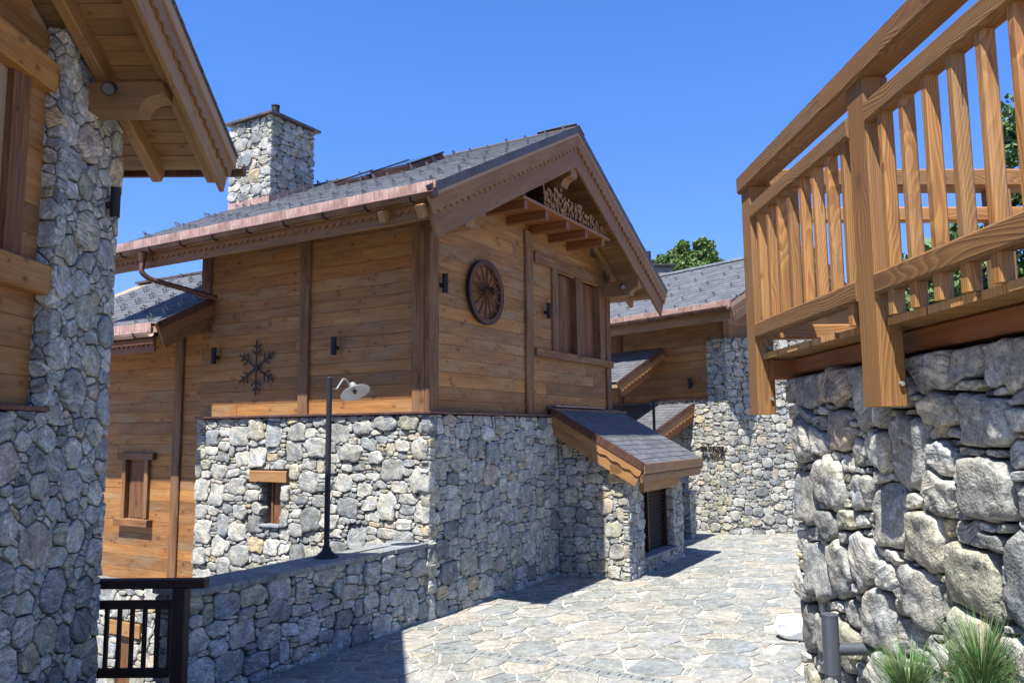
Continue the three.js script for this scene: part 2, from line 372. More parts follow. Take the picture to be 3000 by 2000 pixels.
// rubble with big blocks among thin flat stones: every stone is a rounded block with its own size, slope and proportion, grown until it meets its neighbours
function blocks({ poly, holes = [], rmin, rmax, seed, flat = 2.6, levels = 13, pack = 0.9, tries = 10, bigs = 0.1, mids = 0.25, grow = 1.55, rays = 16, turn = 0.7 }) {
  const r = rng(seed);
  let x0 = 1e9, x1 = -1e9, y0 = 1e9, y1 = -1e9;
  for (const [x, y] of poly) { x0 = Math.min(x0, x); x1 = Math.max(x1, x); y0 = Math.min(y0, y); y1 = Math.max(y1, y); }
  const A = (x1 - x0) * (y1 - y0), cell = rmax * 1.6, grid = new Map(), all = [];
  const at = (x, y) => [Math.floor((x - x0) / cell) + 8, Math.floor((y - y0) / cell) + 8];
  const around = (x, y) => { const [ci, cj] = at(x, y), o = []; for (let i = -2; i <= 2; i++) for (let j = -2; j <= 2; j++) { const l = grid.get((ci + i) * 4096 + cj + j); if (l) o.push(...l); } return o; };
  const inside = (x, y) => { for (let i = 0; i < poly.length; i++) { const a = poly[i], b = poly[(i + 1) % poly.length]; if ((b[0] - a[0]) * (y - a[1]) - (b[1] - a[1]) * (x - a[0]) < 0) return false; } return !holes.some((h) => x > h[0] && x < h[1] && y > h[2] && y < h[3]); };
  for (let k = 0; k < levels; k++) {
    const t = k / (levels - 1), s = rmax * Math.pow(rmin / rmax, t);
    const n = Math.ceil(A / (s * s * 4) * tries * (k > levels - 4 ? 2.2 : k < 4 ? bigs : mids));
    for (let i = 0; i < n; i++) {
      const x = lerp(x0, x1, r()), y = lerp(y0, y1, r());
      if (!inside(x, y)) continue;
      let asp = lerp(0.95 + r() * 0.5, flat * (0.6 + 0.7 * r()), Math.pow(t, 0.8)); if (r() < 0.12) asp = 1 / Math.min(asp, 1.6);
      const q0 = s * (0.85 + 0.3 * r()), a = q0 * Math.sqrt(asp), b = q0 / Math.sqrt(asp);
      if (around(x, y).some((q) => Math.abs(q.x - x) < (q.a + a) * pack && Math.abs(q.y - y) < (q.b + b) * pack)) continue;
      const ph = (r() - 0.5) * lerp(turn, Math.min(turn, 0.25), t) - (turn > 1 ? 0.35 * (1 - t) : 0), q = { x, y, a, b, c: Math.cos(ph), s: Math.sin(ph), sk: (r() - 0.5) * 0.5, p: r() < 0.3 ? 1 : 2 };
      all.push(q);
      const [ci, cj] = at(x, y), key = ci * 4096 + cj; (grid.get(key) || grid.set(key, []).get(key)).push(q);
    }
  }
  const norm = (q, x, y) => { const dx = x - q.x, dy = y - q.y, u = (dx * q.c + dy * q.s) / q.a + q.sk * (-dx * q.s + dy * q.c) / q.b, v = (-dx * q.s + dy * q.c) / q.b; const U = u * u, W = v * v; return q.p === 1 ? (U + W) * (U + W) : U * U + W * W; };
  const cells = [];
  for (const q of all) {
    const nb = around(q.x, q.y).filter((o) => o !== q && Math.abs(o.x - q.x) < (o.a + q.a) * 1.7 && Math.abs(o.y - q.y) < (o.b + q.b) * 1.7), pts = [];
    for (let k = 0; k < rays; k++) {
      const th = (k + 0.5 * r()) / rays * Math.PI * 2, dx = Math.cos(th) * q.a, dy = Math.sin(th) * q.b;
      const own1 = norm(q, q.x + dx, q.y + dy), stop = grow / Math.sqrt(Math.sqrt(own1));
      let t = 0.3;
      for (; t < stop; t += 0.035) { const x = q.x + dx * t, y = q.y + dy * t, w = own1 * t * t * t * t; if (!inside(x, y) || nb.some((o) => norm(o, x, y) < w)) break; }
      t = Math.min(t, stop);
      pts.push([q.x + dx * t, q.y + dy * t]);
    }
    if (areaOf(pts) > rmin * rmin * 1.2) cells.push(pts);
  }
  return cells;
}
function blockOutline(cell, joint, n, r, rough) {
  const c = centre(cell);
  return cell.map(([x, y]) => { const d = Math.hypot(x - c[0], y - c[1]) + 1e-6, w = Math.max(0.45, 1 - joint / d) * (1 - rough * (r() - 0.3)); return [c[0] + (x - c[0]) * w, c[1] + (y - c[1]) * w]; });
}
function outline(cell, joint, n, r, rough, round = 0.12) {
  const c = centre(cell), a = Math.sqrt(areaOf(cell));
  let p = cell.map(([x, y]) => { const d = Math.hypot(x - c[0], y - c[1]); const k = Math.max(0.4, 1 - joint / d); return [c[0] + (x - c[0]) * k, c[1] + (y - c[1]) * k]; });
  // drop near-duplicate corners, then cut the corners
  p = p.filter((q, i) => Math.hypot(q[0] - p[(i + 1) % p.length][0], q[1] - p[(i + 1) % p.length][1]) > a * 0.06);
  if (p.length < 3) return null;
  const q = [];
  for (let i = 0; i < p.length; i++) { const s = p[i], t = p[(i + 1) % p.length], k1 = round * (0.3 + 2.2 * r() * r()), k2 = 1 - round * (0.3 + 2.2 * r() * r()); q.push([lerp(s[0], t[0], k1), lerp(s[1], t[1], k1)], [lerp(s[0], t[0], k2), lerp(s[1], t[1], k2)]); }
  // long edges get extra, slightly uneven points
  const out = [], step = Math.max(a * 4 / n, 0.004);
  for (let i = 0; i < q.length; i++) {
    const s = q[i], t = q[(i + 1) % q.length], l = Math.hypot(t[0] - s[0], t[1] - s[1]), m = Math.max(1, Math.min(8, Math.round(l / step)));
    for (let k = 0; k < m; k++) { const x = lerp(s[0], t[0], k / m), y = lerp(s[1], t[1], k / m), w = 1 - rough * (r() - 0.25) * (k ? 1.6 : 1); out.push([c[0] + (x - c[0]) * w, c[1] + (y - c[1]) * w]); }
  }
  return out;
}
// one stone: back ring, rim, shoulders and a slightly tilted, uneven face
function stoneGeo(cell, P, o, r) {
  const pts = o.block ? blockOutline(cell, o.joint, o.n, r, o.rough ?? 0.05) : outline(cell, o.joint, o.n, r, o.rough ?? 0.05, o.round ?? 0.12);
  if (!pts) return null;
  const c = centre(pts), a = Math.sqrt(Math.abs(areaOf(pts)));
  const proj = o.proj * (0.55 + 0.75 * r()) * Math.min(1, 0.5 + a / (o.big || 0.3) * 0.6);
  const tx = (r() - 0.5) * (o.tilt ?? 0.22), ty = (r() - 0.5) * (o.tilt ?? 0.22) - 0.04, ph = r() * 50, amp = (o.bumpy ?? 0.10) * Math.min(a, 0.35);
  const rings = o.rings || [[0, -1], [0, 0.58], [0.055, 0.92], [0.3, 1]];
  const n = pts.length, pos = [], uv = [], idx = [];
  const rot = (r() - 0.5) * (o.grain ?? 1.2), cr = Math.cos(rot), sr = Math.sin(rot), u0 = r() * 5, v0 = r() * 5;
  const put = (x, y, t, z) => {
    let d = z < 0 ? -o.depth : proj * z + (z > 0.5 ? (tx * (x - c[0]) + ty * (y - c[1])) : 0);
    if (z > 0) d += amp * z * noise3.noise(x * 9 / Math.max(0.3, a * 3) * 1 + ph, y * 9 / Math.max(0.3, a * 3), ph) + (o.fine ? o.fine * noise3.noise(x * 42 + ph, y * 42, ph * 2) : 0);
    const q = P(x, y, d); pos.push(q[0], q[1], q[2]);
    const sc = 1 + Math.max(0, proj - d) / Math.max(0.02, Math.hypot(x - c[0], y - c[1])) * (t < 0.5 ? 1 : 0), dx = (x - c[0]) * sc, dy = (y - c[1]) * sc; uv.push(u0 + dx * cr - dy * sr, v0 + dx * sr + dy * cr);
  };
  for (const [t, z] of rings) for (const [x, y] of pts) put(lerp(x, c[0], t), lerp(y, c[1], t), t, z);
  put(c[0], c[1], 1, 1 + (r() - 0.5) * 0.15);
  const K = rings.length;
  for (let k = 0; k < K - 1; k++) for (let i = 0; i < n; i++) { const A = k * n + i, B = k * n + (i + 1) % n, C = A + n, D = B + n; idx.push(A, B, D, A, D, C); }
  for (let i = 0; i < n; i++) idx.push((K - 1) * n + i, (K - 1) * n + (i + 1) % n, K * n);
  if (o.flip) for (let i = 0; i < idx.length; i += 3) { const t = idx[i]; idx[i] = idx[i + 1]; idx[i + 1] = t; }
  const g = new THREE.BufferGeometry();
  g.setAttribute('position', new THREE.Float32BufferAttribute(pos, 3)); g.setAttribute('uv', new THREE.Float32BufferAttribute(uv, 2)); g.setIndex(idx);
  g.computeVertexNormals();
  return { geo: g, c: P(c[0], c[1], 0), area: a * a };
}
// a face of rubble masonry: panel origin o, along e, outward n (all in the frame), cells clipped to poly
function panelFn(o, e, n, up = [0, 1, 0]) { return (p, q, d) => [o[0] + e[0] * p + up[0] * q + n[0] * d, o[1] + e[1] * p + up[1] * q + n[1] * d, o[2] + e[2] * p + up[2] * q + n[2] * d]; }
function isFlipped(e, n, up = [0, 1, 0]) { return V(e).cross(V(up)).dot(V(n)) < 0; }
function rubbleFace(T, parent, { o, e, n, up, poly, holes, opts, mats = stoneMat, name = 'stone' }) {
  const r = rng(opts.seed * 7 + 3), P = panelFn(o, e, n, up), cells = (opts.block ? blocks : rubble)({ poly, holes, ...opts });
  const so = { joint: 0.009, n: 12, proj: 0.045, depth: 0.07, ...opts, flip: isFlipped(e, n, up) };
  for (const cell of cells) {
    const s = stoneGeo(cell, P, so, r);
    if (s) piece(T, parent, name, { geo: s.geo, mat: mats(r), c: s.c, area: s.area });
  }
}
// horizontal boarding: rows between y0 and y1; span(y) gives the ends of a row; holes are cut out
function boarding(T, parent, { o, e, n, y0, y1, span, holes = [], rowH = 0.19, mats = MAT.plank, thick = 0.034, seed, maxLen = 5.2, name = 'plank', vary = 0.3 }) {
  const r = rng(seed), P = panelFn(o, e, n);
  let y = y0;
  while (y < y1 - 0.02) {
    let h = Math.min(rowH * (1 - vary / 2 + vary * r()), y1 - y); if (y1 - y - h < 0.06) h = y1 - y;
    const s0 = span(y), s1 = span(y + h); const a = Math.max(s0[0], s1[0] - 0.3), b = Math.min(s0[1], s1[1] + 0.3);
    let runs = [[a, b]];
    for (const [hx0, hx1, hy0, hy1] of holes) if (y + h > hy0 + 0.03 && y < hy1 - 0.03) runs = runs.flatMap(([p, q]) => [[p, Math.min(q, hx0)], [Math.max(p, hx1), q]].filter(([i, j]) => j - i > 0.04));
    for (const [p, q] of runs) {
      let x = p;
      while (x < q - 0.01) {
        let l = Math.min(maxLen * (0.45 + 0.75 * r()), q - x); if (q - x - l < 0.5) l = q - x;
        const g = beam(l - 0.002, h - 0.003, thick, 0.0035, r), proud = (r() - 0.5) * 0.006;
        g.applyMatrix4(basis(P(x + 0.002, y + h / 2, thick / 2 + proud), e, [0, 1, 0]));
        piece(T, parent, name, { geo: bare(g), mat: pick(r, mats), c: P(x + l / 2, y + h / 2, 0), area: l * h });
        x += l;
      }
    }
    y += h;
  }
}
// slates: o at the left end of the eave, along/upslope unit vectors, n the roof's outward normal
const SLATE = {};
function slateGeos(w, len) {
  const k = w + '_' + len;
  return SLATE[k] ||= [0, 1, 2, 3, 4].map((i) => {
    const r = rng(500 + i), dx = () => (r() - 0.5) * 0.012, t = 0.005 + r() * 0.004, hw = w / 2 - 0.002;
    const pts = [[-hw + dx() * 0.3, dx()], [-hw * 0.3, dx() * 0.8], [hw * 0.4, dx() * 0.8], [hw + dx() * 0.3, dx()], [hw, len], [-hw, len]];
    const g = new THREE.ExtrudeGeometry(new THREE.Shape(pts.map((q) => new THREE.Vector2(...q))), { depth: t, bevelEnabled: false });
    g.clearGroups();
    const uv = g.attributes.uv; for (let j = 0; j < uv.count; j++) uv.setXY(j, uv.getX(j) + i * 0.37, uv.getY(j) + i * 0.21);
    return g;
  });
}
function slating(T, parent, { o, along, upv, n, len, slope, w = 0.3, expo = 0.18, seed, hooks = 0, hookRows = null, skip }) {
  const r = rng(seed), L0 = +(expo * 1.28).toFixed(3), geos = slateGeos(w, L0), halves = slateGeos(w / 2, L0), tilt = 0.0075 / expo;
  const rows = Math.round(slope / expo), cols = Math.ceil(len / w);
  const tu = [0, 1, 2].map((i) => upv[i] - n[i] * tilt);
  const zdir = V(along).cross(V(tu)); const s = zdir.dot(V(n)) > 0 ? 1 : -1;
  for (let j = 0; j < rows; j++) for (let i = -1; i < cols + 1; i++) {
    let x0 = Math.max(0, (i + (j % 2) * 0.5) * w), x1 = Math.min(cols * w, (i + 1 + (j % 2) * 0.5) * w);
    if (x1 - x0 < w * 0.3) continue;
    const x = (x0 + x1) / 2 * (len / (cols * w)), half = x1 - x0 < w * 0.8;
    const lift = 0.009 + r() * 0.002, y = j * expo + (r() - 0.5) * 0.012;
    const q = [0, 1, 2].map((k) => o[k] + along[k] * x + upv[k] * y + n[k] * lift);
    if (skip && skip(x, y, q)) continue;
    const m = basis(q, s > 0 ? along : along.map((v) => -v), tu);
    piece(T, parent, 'slate', { geo: pick(r, half ? halves : geos), matrix: m, mat: pick(r, MAT.slate), c: q, area: w * expo });
    if (hooks && (hookRows ? hookRows(i, j, r) : (j % hooks === 1 && (i + j) % 2 === 0))) {
      const hq = [0, 1, 2].map((k) => q[k] + n[k] * 0.012 + along[k] * w * 0.5);
      piece(T, parent, 'snow_hook', { geo: HOOK, matrix: basis(hq, along, upv), mat: MAT.hook, c: hq, area: 0.003 });
    }
  }
}
const HOOK = (() => {                                          // a bent strap standing up from the slates
  const g = [new THREE.BoxGeometry(0.03, 0.12, 0.004).translate(0, 0.06, 0.004), new THREE.BoxGeometry(0.03, 0.005, 0.095).translate(0, 0, 0.048), new THREE.BoxGeometry(0.03, 0.10, 0.005).rotateX(-0.75).translate(0, 0.03, 0.062)];
  return mergeGeometries(g);
})();
// scalloped lower edge between x0 and x1 at height y, the rest straight; returns an outline
function scalloped(x0, x1, yTop, yBot, period = 0.13, depth = 0.03) {
  const pts = [[x0, yTop]], n = Math.max(1, Math.round((x1 - x0) / period)), p = (x1 - x0) / n;
  for (let i = 0; i < n; i++) for (let k = 0; k < 6; k++) { const t = k / 6, a = t < 0.62 ? Math.sin(t / 0.62 * Math.PI) : -0.55 * Math.sin((t - 0.62) / 0.38 * Math.PI); pts.push([x0 + (i + t) * p, yBot - depth * a]); }
  pts.push([x1, yBot], [x1, yTop]);
  return pts;
}
// a timber with a cut-back rounded end at +x, as purlin ends are
function purlin(L, h, t) {
  const s = new THREE.Shape(); s.moveTo(0, -h / 2); s.lineTo(L - 0.20, -h / 2);
  s.quadraticCurveTo(L - 0.19, -h / 2 + 0.12, L - 0.05, -h / 2 + 0.14); s.lineTo(L, -h / 2 + 0.16); s.lineTo(L, h / 2 - 0.01); s.lineTo(L - 0.01, h / 2); s.lineTo(0, h / 2); s.closePath();
  return new THREE.ExtrudeGeometry(s, { depth: t - 0.012, bevelEnabled: true, bevelSize: 0.005, bevelThickness: 0.006, bevelSegments: 1 }).translate(0, 0, -t / 2 + 0.006);
}
// half-round gutter trough along +x, open to +y
function gutterGeo(L, r) {
  const s = new THREE.Shape(); const N = 10;
  for (let i = 0; i <= N; i++) { const a = Math.PI + Math.PI * i / N; s[i ? 'lineTo' : 'moveTo'](Math.cos(a) * r, Math.sin(a) * r); }
  for (let i = N; i >= 0; i--) { const a = Math.PI + Math.PI * i / N; s.lineTo(Math.cos(a) * (r - 0.006), Math.sin(a) * (r - 0.006)); }
  return new THREE.ExtrudeGeometry(s, { depth: L, bevelEnabled: false }).rotateY(Math.PI / 2);
}
function bracketGeo(r) {                                       // strap bent round a gutter
  const pts = []; for (let i = 0; i <= 10; i++) { const a = Math.PI * 0.9 + Math.PI * 1.15 * i / 10; pts.push(new THREE.Vector3(0, Math.sin(a) * (r + 0.006), Math.cos(a) * (r + 0.006))); }
  pts.unshift(new THREE.Vector3(0, 0.07, -(r + 0.004)));
  return new THREE.TubeGeometry(new THREE.CatmullRomCurve3(pts), 16, 0.011, 5);
}
// ───────────────────────── the middle chalet (frame main: x along the gable, -z along the eave side)
const TH = Math.atan(0.512), ct = Math.cos(TH), sn = Math.sin(TH);
const chalet = thing('chalet', 'timber chalet on rubble stone base with stone chimney and wagon wheel on its gable', 'chalet', FRAME.main, [0, 0, 0]);
{
  const T = chalet;
  const RUB = { block: 1, rmin: 0.034, rmax: 0.175, joint: 0.005, proj: 0.05, depth: 0.10, n: 12 };
  // stone base: the mortar body carries its stones
  const base = part(T, 'stone_base', [bare(box(0.26, 6.66, -2.6, 2.855, -4.93, -0.065, 0.01)), ...[[-2.6, 2.855, -2.89, -0.065], [-2.6, 2.855, -4.93, -3.36], [-2.6, 1.13, -3.36, -2.89], [1.83, 2.855, -3.36, -2.89]].map(([y0, y1, z0, z1]) => bare(box(0.065, 0.26, y0, y1, z0, z1, 0.001)))], MAT.mortar);
  const win = [2.90, 3.35, 1.14, 1.82];                       // small window in the eave side: b0, b1, h0, h1
  rubbleFace(T, base, { o: [0, 0, 0], e: [0, 0, -1], n: [-1, 0, 0], poly: [[-0.045, -0.5], [4.97, -0.5], [4.97, 2.86], [-0.045, 2.86]], holes: [win, [2.72, 3.60, 1.80, 2.03]], opts: { ...RUB, seed: 101 } });
  rubbleFace(T, base, { o: [0, 0, 0], e: [1, 0, 0], n: [0, 0, 1], poly: [[-0.045, -0.03], [4.04, -0.03], [4.04, 2.86], [-0.045, 2.86]], opts: { ...RUB, rmin: 0.04, rmax: 0.175, mids: 0.5, seed: 102, proj: 0.035, tilt: 0.1, joint: 0.005 } });
  // low stone base under the wing
  const wbase = part(T, 'wing_base', [bare(box(0.02, 3, -2.6, -0.03, -9.6, -4.95, 0.01))], MAT.mortar);
  rubbleFace(T, wbase, { o: [-0.02, 0, 0], e: [0, 0, -1], n: [-1, 0, 0], poly: [[4.97, -2.3], [8.6, -2.3], [8.6, -0.05], [4.97, -0.05]], holes: [[6.2, 7.3, -1.01, -0.72], [6.55, 6.95, -2.3, -1.01]], opts: { ...RUB, rmin: 0.06, rmax: 0.2, seed: 103 } });
  part(T, 'lintel', [bare(box(-0.08, 0.12, -0.98, -0.74, -7.25, -6.25))], MAT.trim[0]);
  part(T, 'shutter', [bare(box(0.0, 0.05, -2.3, -1.0, -6.94, -6.56))], MAT.shutter[0]);
  // the window in the stone, with its lintel, board and slate sill
  const w1 = part(T, 'window', [bare(box(0.22, 0.25, win[2] - 0.005, win[3] + 0.005, -win[1], -win[0]))], MAT.backing);
  part(T, 'shutter', [bare(box(0.12, 0.15, win[2] + 0.02, win[3], -3.20, -2.92))], MAT.shutter[2], w1);
  part(T, 'frame', [bare(box(0.10, 0.16, win[2] + 0.02, win[3], -3.25, -3.20))], MAT.post[0], w1);
  part(T, 'lintel', [bare(box(-0.075, 0.1, 1.825, 2.01, -3.58, -2.74, 0.01))], MAT.trim[0], w1);
  part(T, 'sill', [bare(box(-0.07, 0.21, 1.115, 1.155, -3.36, -2.89, 0.006))], MAT.cap, w1);
  // copper-edged ledge between stone and timber
  part(T, 'ledge', [bare(box(-0.085, 0.14, 2.868, 2.905, -4.98, 0.09, 0.006)), bare(box(0.14, 3.72, 2.868, 2.905, -0.14, 0.075, 0.006))], MAT.copperDark);
  // timber storey
  const core = [[0.135, 2.8], [6.66, 2.8], [6.66, 5.98], [3.35, 7.66], [0.135, 5.98]];
  const wood = part(T, 'timber_wall', [bare(plate(core, [0, 0, -5.08], [1, 0, 0], [0, 1, 0], 4.72)), bare(box(0.135, 3, -0.03, 4.6, -9.6, -5.0, 0.005))], MAT.backing);
  boarding(T, wood, { o: [0.13, 0, 0], e: [0, 0, -1], n: [-1, 0, 0], y0: 2.905, y1: 6.12, span: () => [0.10, 5.08], seed: 201, rowH: 0.2 });
  const under = (h) => 3.2 - (h - 5.98) / 0.512 + 0.05;
  boarding(T, wood, { o: [0, 0, -0.13], e: [1, 0, 0], n: [0, 0, 1], y0: 2.905, y1: 7.62, span: (h) => h < 5.98 ? [0.10, 6.68] : [3.35 - under(h), 3.35 + under(h)], holes: [[4.02, 6.45, 4.10, 5.70]], seed: 202, rowH: 0.2 });
  boarding(T, wood, { o: [0.13, 0, 0], e: [0, 0, -1], n: [-1, 0, 0], y0: -0.03, y1: 4.55, span: (h) => [h < 2.85 ? 4.97 : 5.08, 9.5], holes: [[6.46, 7.05, 1.06, 2.14]], seed: 203, rowH: 0.2 });
  // posts
  const post = (x0, x1, y0, y1, z0, z1, k = 0) => part(T, 'post', [bare(box(x0, x1, y0, y1, z0, z1, 0.012))], MAT.post[k]);
  post(0.05, 0.11, 2.905, 6.1, -0.36, -0.12, 2); post(0.045, 0.30, 2.905, 6.1, -0.115, -0.035, 0); post(0.075, 0.10, 2.905, 6.1, -0.135, -0.10, 1);
  post(0.05, 0.11, 2.905, 6.15, -2.67, -2.45, 0);
  post(0.05, 0.11, 4.4, 6.15, -5.10, -4.86, 1);
  post(0.05, 0.11, 0.0, 4.6, -5.75, -5.53, 0);
  post(2.98, 3.24, 2.905, 6.22, -0.10, -0.04, 2);
  post(6.52, 6.74, 2.905, 6.0, -0.30, -0.045, 1);
  // gable window: two board shutters in a deep frame
  const gw = part(T, 'window', [bare(box(4.0, 6.47, 4.08, 5.72, -0.34, -0.30))], MAT.backing);
  const fr = (x0, x1, y0, y1, z0, z1, k = 0, nm = 'frame') => part(T, nm, [bare(box(x0, x1, y0, y1, z0, z1, 0.008))], MAT.post[k], gw);
  fr(4.02, 4.24, 4.12, 5.70, -0.3, -0.05); fr(5.05, 5.36, 4.12, 5.70, -0.3, -0.05, 1); fr(6.19, 6.46, 4.12, 5.70, -0.3, -0.05);
  fr(3.30, 6.62, 5.70, 5.90, -0.14, -0.03, 2, 'header'); fr(3.28, 6.78, 3.96, 4.11, -0.2, -0.01, 2, 'sill');
  for (const [a, n] of [[4.40, 4], [5.50, 4]]) for (let i = 0; i < n; i++) part(T, 'shutter_board', [bare(box(a + i * 0.166, a + i * 0.166 + 0.162, 4.12, 5.68, -0.24, -0.20, 0.006))], MAT.shutter[i % 3], gw);
  // window of the wing
  const ww = part(T, 'window', [bare(box(0.15, 0.17, 1.06, 2.14, -7.05, -6.46))], MAT.backing);
  part(T, 'shutter', [bare(box(0.115, 0.14, 1.09, 2.12, -7.0, -6.56))], MAT.shutter[0], ww);
  for (const [z0, z1] of [[-7.14, -7.03], [-6.48, -6.37]]) part(T, 'frame', [bare(box(0.03, 0.15, 1.08, 2.15, z0, z1, 0.008))], MAT.post[2], ww);
  part(T, 'lintel', [bare(box(0.01, 0.15, 2.15, 2.27, -7.26, -6.22, 0.008))], MAT.post[0], ww);
  part(T, 'sill', [bare(box(-0.03, 0.15, 0.94, 1.07, -7.24, -6.26, 0.008))], MAT.post[2], ww);

  // ── main roof
  const zf = 0.86, zb = -6.55, E = [-1.2, 5.75], Lr = 4.55 / ct;
  const slabL = [[-1.05, 5.797], [3.35, 8.05], [3.35, 7.93], [-1.05, 5.677]], slabR = [[7.88, 5.73], [7.88, 5.61], [3.35, 7.93], [3.35, 8.05]];
  const roof = part(T, 'roof', [bare(plate(slabL.reverse(), [0, 0, zb], [1, 0, 0], [0, 1, 0], zf - zb)), bare(plate(slabR, [0, 0, zb], [1, 0, 0], [0, 1, 0], zf - zb))], MAT.backing);
  slating(T, roof, { o: [-1.075, 5.814, zb], along: [0, 0, 1], upv: [ct, sn, 0], n: [-sn, ct, 0], len: zf - zb, slope: Lr - 0.12, w: 0.30, expo: 0.185, seed: 301, hooks: 2, hookRows: (i, j) => j < 26 && (i + (j >> 1) * 2 + (j % 2)) % 4 === 0 && j % 2 === 1,
    skip: (x, y, q) => q[0] > 1.58 && q[0] < 2.74 && q[2] < -5.12 && q[2] > -6.3 });
  slating(T, roof, { o: [7.92, 5.74, zb + 6.6], along: [0, 0, 1], upv: [-ct, sn, 0], n: [sn, ct, 0], len: zf - zb - 6.6, slope: Lr + 0.04, w: 0.3, expo: 0.185, seed: 302 });
  part(T, 'roof_slope', [bare(plate([[3.35, 8.05], [7.92, 5.735], [7.92, 5.76], [3.35, 8.085]].reverse(), [0, 0, zb], [1, 0, 0], [0, 1, 0], 6.6))], MAT.slate[0]);
  // ridge capping in lengths
  for (let z = zb; z < zf - 0.1; z += 1.24) { const l = Math.min(1.235, zf + 0.03 - z); part(T, 'ridge_cap', [bare(plate([[3.13, 7.985], [3.35, 8.098], [3.57, 7.985], [3.57, 8.005], [3.35, 8.118], [3.13, 8.005]], [0, 0, z], [1, 0, 0], [0, 1, 0], l))], MAT.verge); }
  // soffit boards under the gable overhang and along the eave
  const soff = (t0, t1, side, z0, z1, k) => { const a = (t) => side < 0 ? -1.17 + t * ct : 7.87 - t * ct, h = (t) => 5.57 + t * sn; return bar([(a(t0) + a(t1)) / 2, (h(t0) + h(t1)) / 2, z0], [(a(t0) + a(t1)) / 2, (h(t0) + h(t1)) / 2, z1], t1 - t0 - 0.005, 0.022, [ct, side < 0 ? sn : -sn, 0].map((v) => v * 1), 0.004); };
  const soffit = part(T, 'soffit', [bare(plate([[-1.03, 5.646], [3.35, 7.895], [7.85, 5.585], [7.85, 5.6], [3.35, 7.91], [-1.03, 5.661]], [0, 0, zb + 0.02], [1, 0, 0], [0, 1, 0], zf - zb - 0.05))], MAT.backing);
  const rs = rng(31);
  for (let t = 0.16; t < 4.95; t += 0.145) {
    piece(T, soffit, 'soffit_board', { geo: bare(soff(t, t + 0.145, 1, -0.12, zf - 0.05)), mat: pick(rs, MAT.planed), c: [7.87 - t * ct, 5.6 + t * sn, 0.4], area: 0.14 });
    if (t < 1.5) piece(T, soffit, 'soffit_board', { geo: bare(soff(t, t + 0.145, -1, zb + 0.05, zf - 0.05)), mat: pick(rs, MAT.planed), c: [-1.17 + t * ct, 5.6 + t * sn, -2], area: 0.5 });
    else piece(T, soffit, 'soffit_board', { geo: bare(soff(t, t + 0.145, -1, -0.12, zf - 0.05)), mat: pick(rs, MAT.planed), c: [-1.17 + t * ct, 5.6 + t * sn, 0.4], area: 0.1 });
  }
  // rafters: two in the gable overhang on each slope, tails along the eaves
  const rafter = (z, t0, t1, side, hh = 0.16, w = 0.1) => { const a = (t) => side < 0 ? -1.17 + t * ct : 7.87 - t * ct, h = (t) => 5.552 + t * sn - hh / 2 / ct; part(T, 'rafter', [bare(bar([a(t0), h(t0), z], [a(t1), h(t1), z], hh, w, [0, 1, 0], 0.008))], MAT.planed[1]); };
  for (const s of [-1, 1]) { rafter(0.70, 0.0, 4.98, s, 0.18, 0.11); rafter(0.02, 0.05, 4.98, s, 0.15, 0.09); }
  for (let z = -0.75; z > -6.4; z -= 0.92) rafter(z, 0.42, 1.5, -1, 0.14, 0.1);
  // barge boards: plain board, scalloped board on its face, metal verge
  for (const s of [-1, 1]) {
    const ex = [ct, s < 0 ? sn : sn, 0].map((v, i) => (i === 0 && s > 0 ? -v : v)), ey = s < 0 ? [-sn, ct, 0] : [sn, ct, 0];
    const o = s < 0 ? [-1.2, 5.75, 0] : [7.9, 5.75, 0];
    const tEnd = (w) => Lr + w * Math.tan(TH);
    const flipz = s > 0;                                        // for the far slope ex × ey points to -z
    const zz = (z, th) => flipz ? z + th : z;
    const put = (nm, pts, z, th, m) => part(T, nm, [bare(plate(pts, [o[0], o[1], zz(z, th)], ex, ey, th))], m);
    put('barge_board', [[-0.03, -0.66], [tEnd(-0.66), -0.66], [tEnd(-0.24), -0.24], [-0.03, -0.24]], 0.765, 0.045, MAT.barge[1]);
    const sc = scalloped(-0.03, tEnd(-0.36), -0.06, -0.33, 0.16, 0.04); sc[sc.length - 1] = [tEnd(-0.06), -0.06];
    put('scalloped_board', sc.reverse(), 0.816, 0.03, MAT.barge[0]);
    put('verge_flashing', [[-0.03, -0.09], [tEnd(-0.09), -0.09], [tEnd(0.03), 0.03], [-0.03, 0.03]], 0.845, 0.02, MAT.verge);
  }
  // purlin ends and ridge beam
  const pur = (a, h, hh, w) => part(T, 'purlin', [bare(purlin(0.92, hh, w).applyMatrix4(basis([a, h, -0.16], [0, 0, 1], [0, 1, 0])))], MAT.planed[2]);
  pur(0.22, 5.73, 0.32, 0.24); pur(6.48, 5.63, 0.32, 0.24); pur(3.35, 7.18, 0.34, 0.26);
  // log shelf
  const shelf = part(T, 'log_shelf', [bare(box(1.55, 5.0, 6.335, 6.385, -0.1, 0.72, 0.006))], MAT.redbeam[0]);
  for (const a of [1.70, 2.43, 3.22, 4.0, 4.77]) part(T, 'joist', [bare(box(a - 0.055, a + 0.055, 6.19, 6.333, -0.1, 0.68, 0.008))], MAT.redbeam[1], shelf);

  // ── eave side: copper band, gutter, brackets, fascia
  part(T, 'copper_band', [bare(box(-1.10, -1.085, 5.69, 5.875, -6.6, 0.90, 0.003))], MAT.copper);
  const gut = part(T, 'gutter', [bare(gutterGeo(7.55, 0.068).applyMatrix4(basis([-1.13, 5.685, -6.63], [0, 0, 1], [0, 1, 0]))), bare(rod([-1.13, 5.685, 0.915], [-1.13, 5.685, 0.92], 0.068, 0.068, 14)), bare(rod([-1.2, 5.687, -6.62], [-1.2, 5.687, 0.94], 0.011, 0.011, 6))], MAT.copperDark);
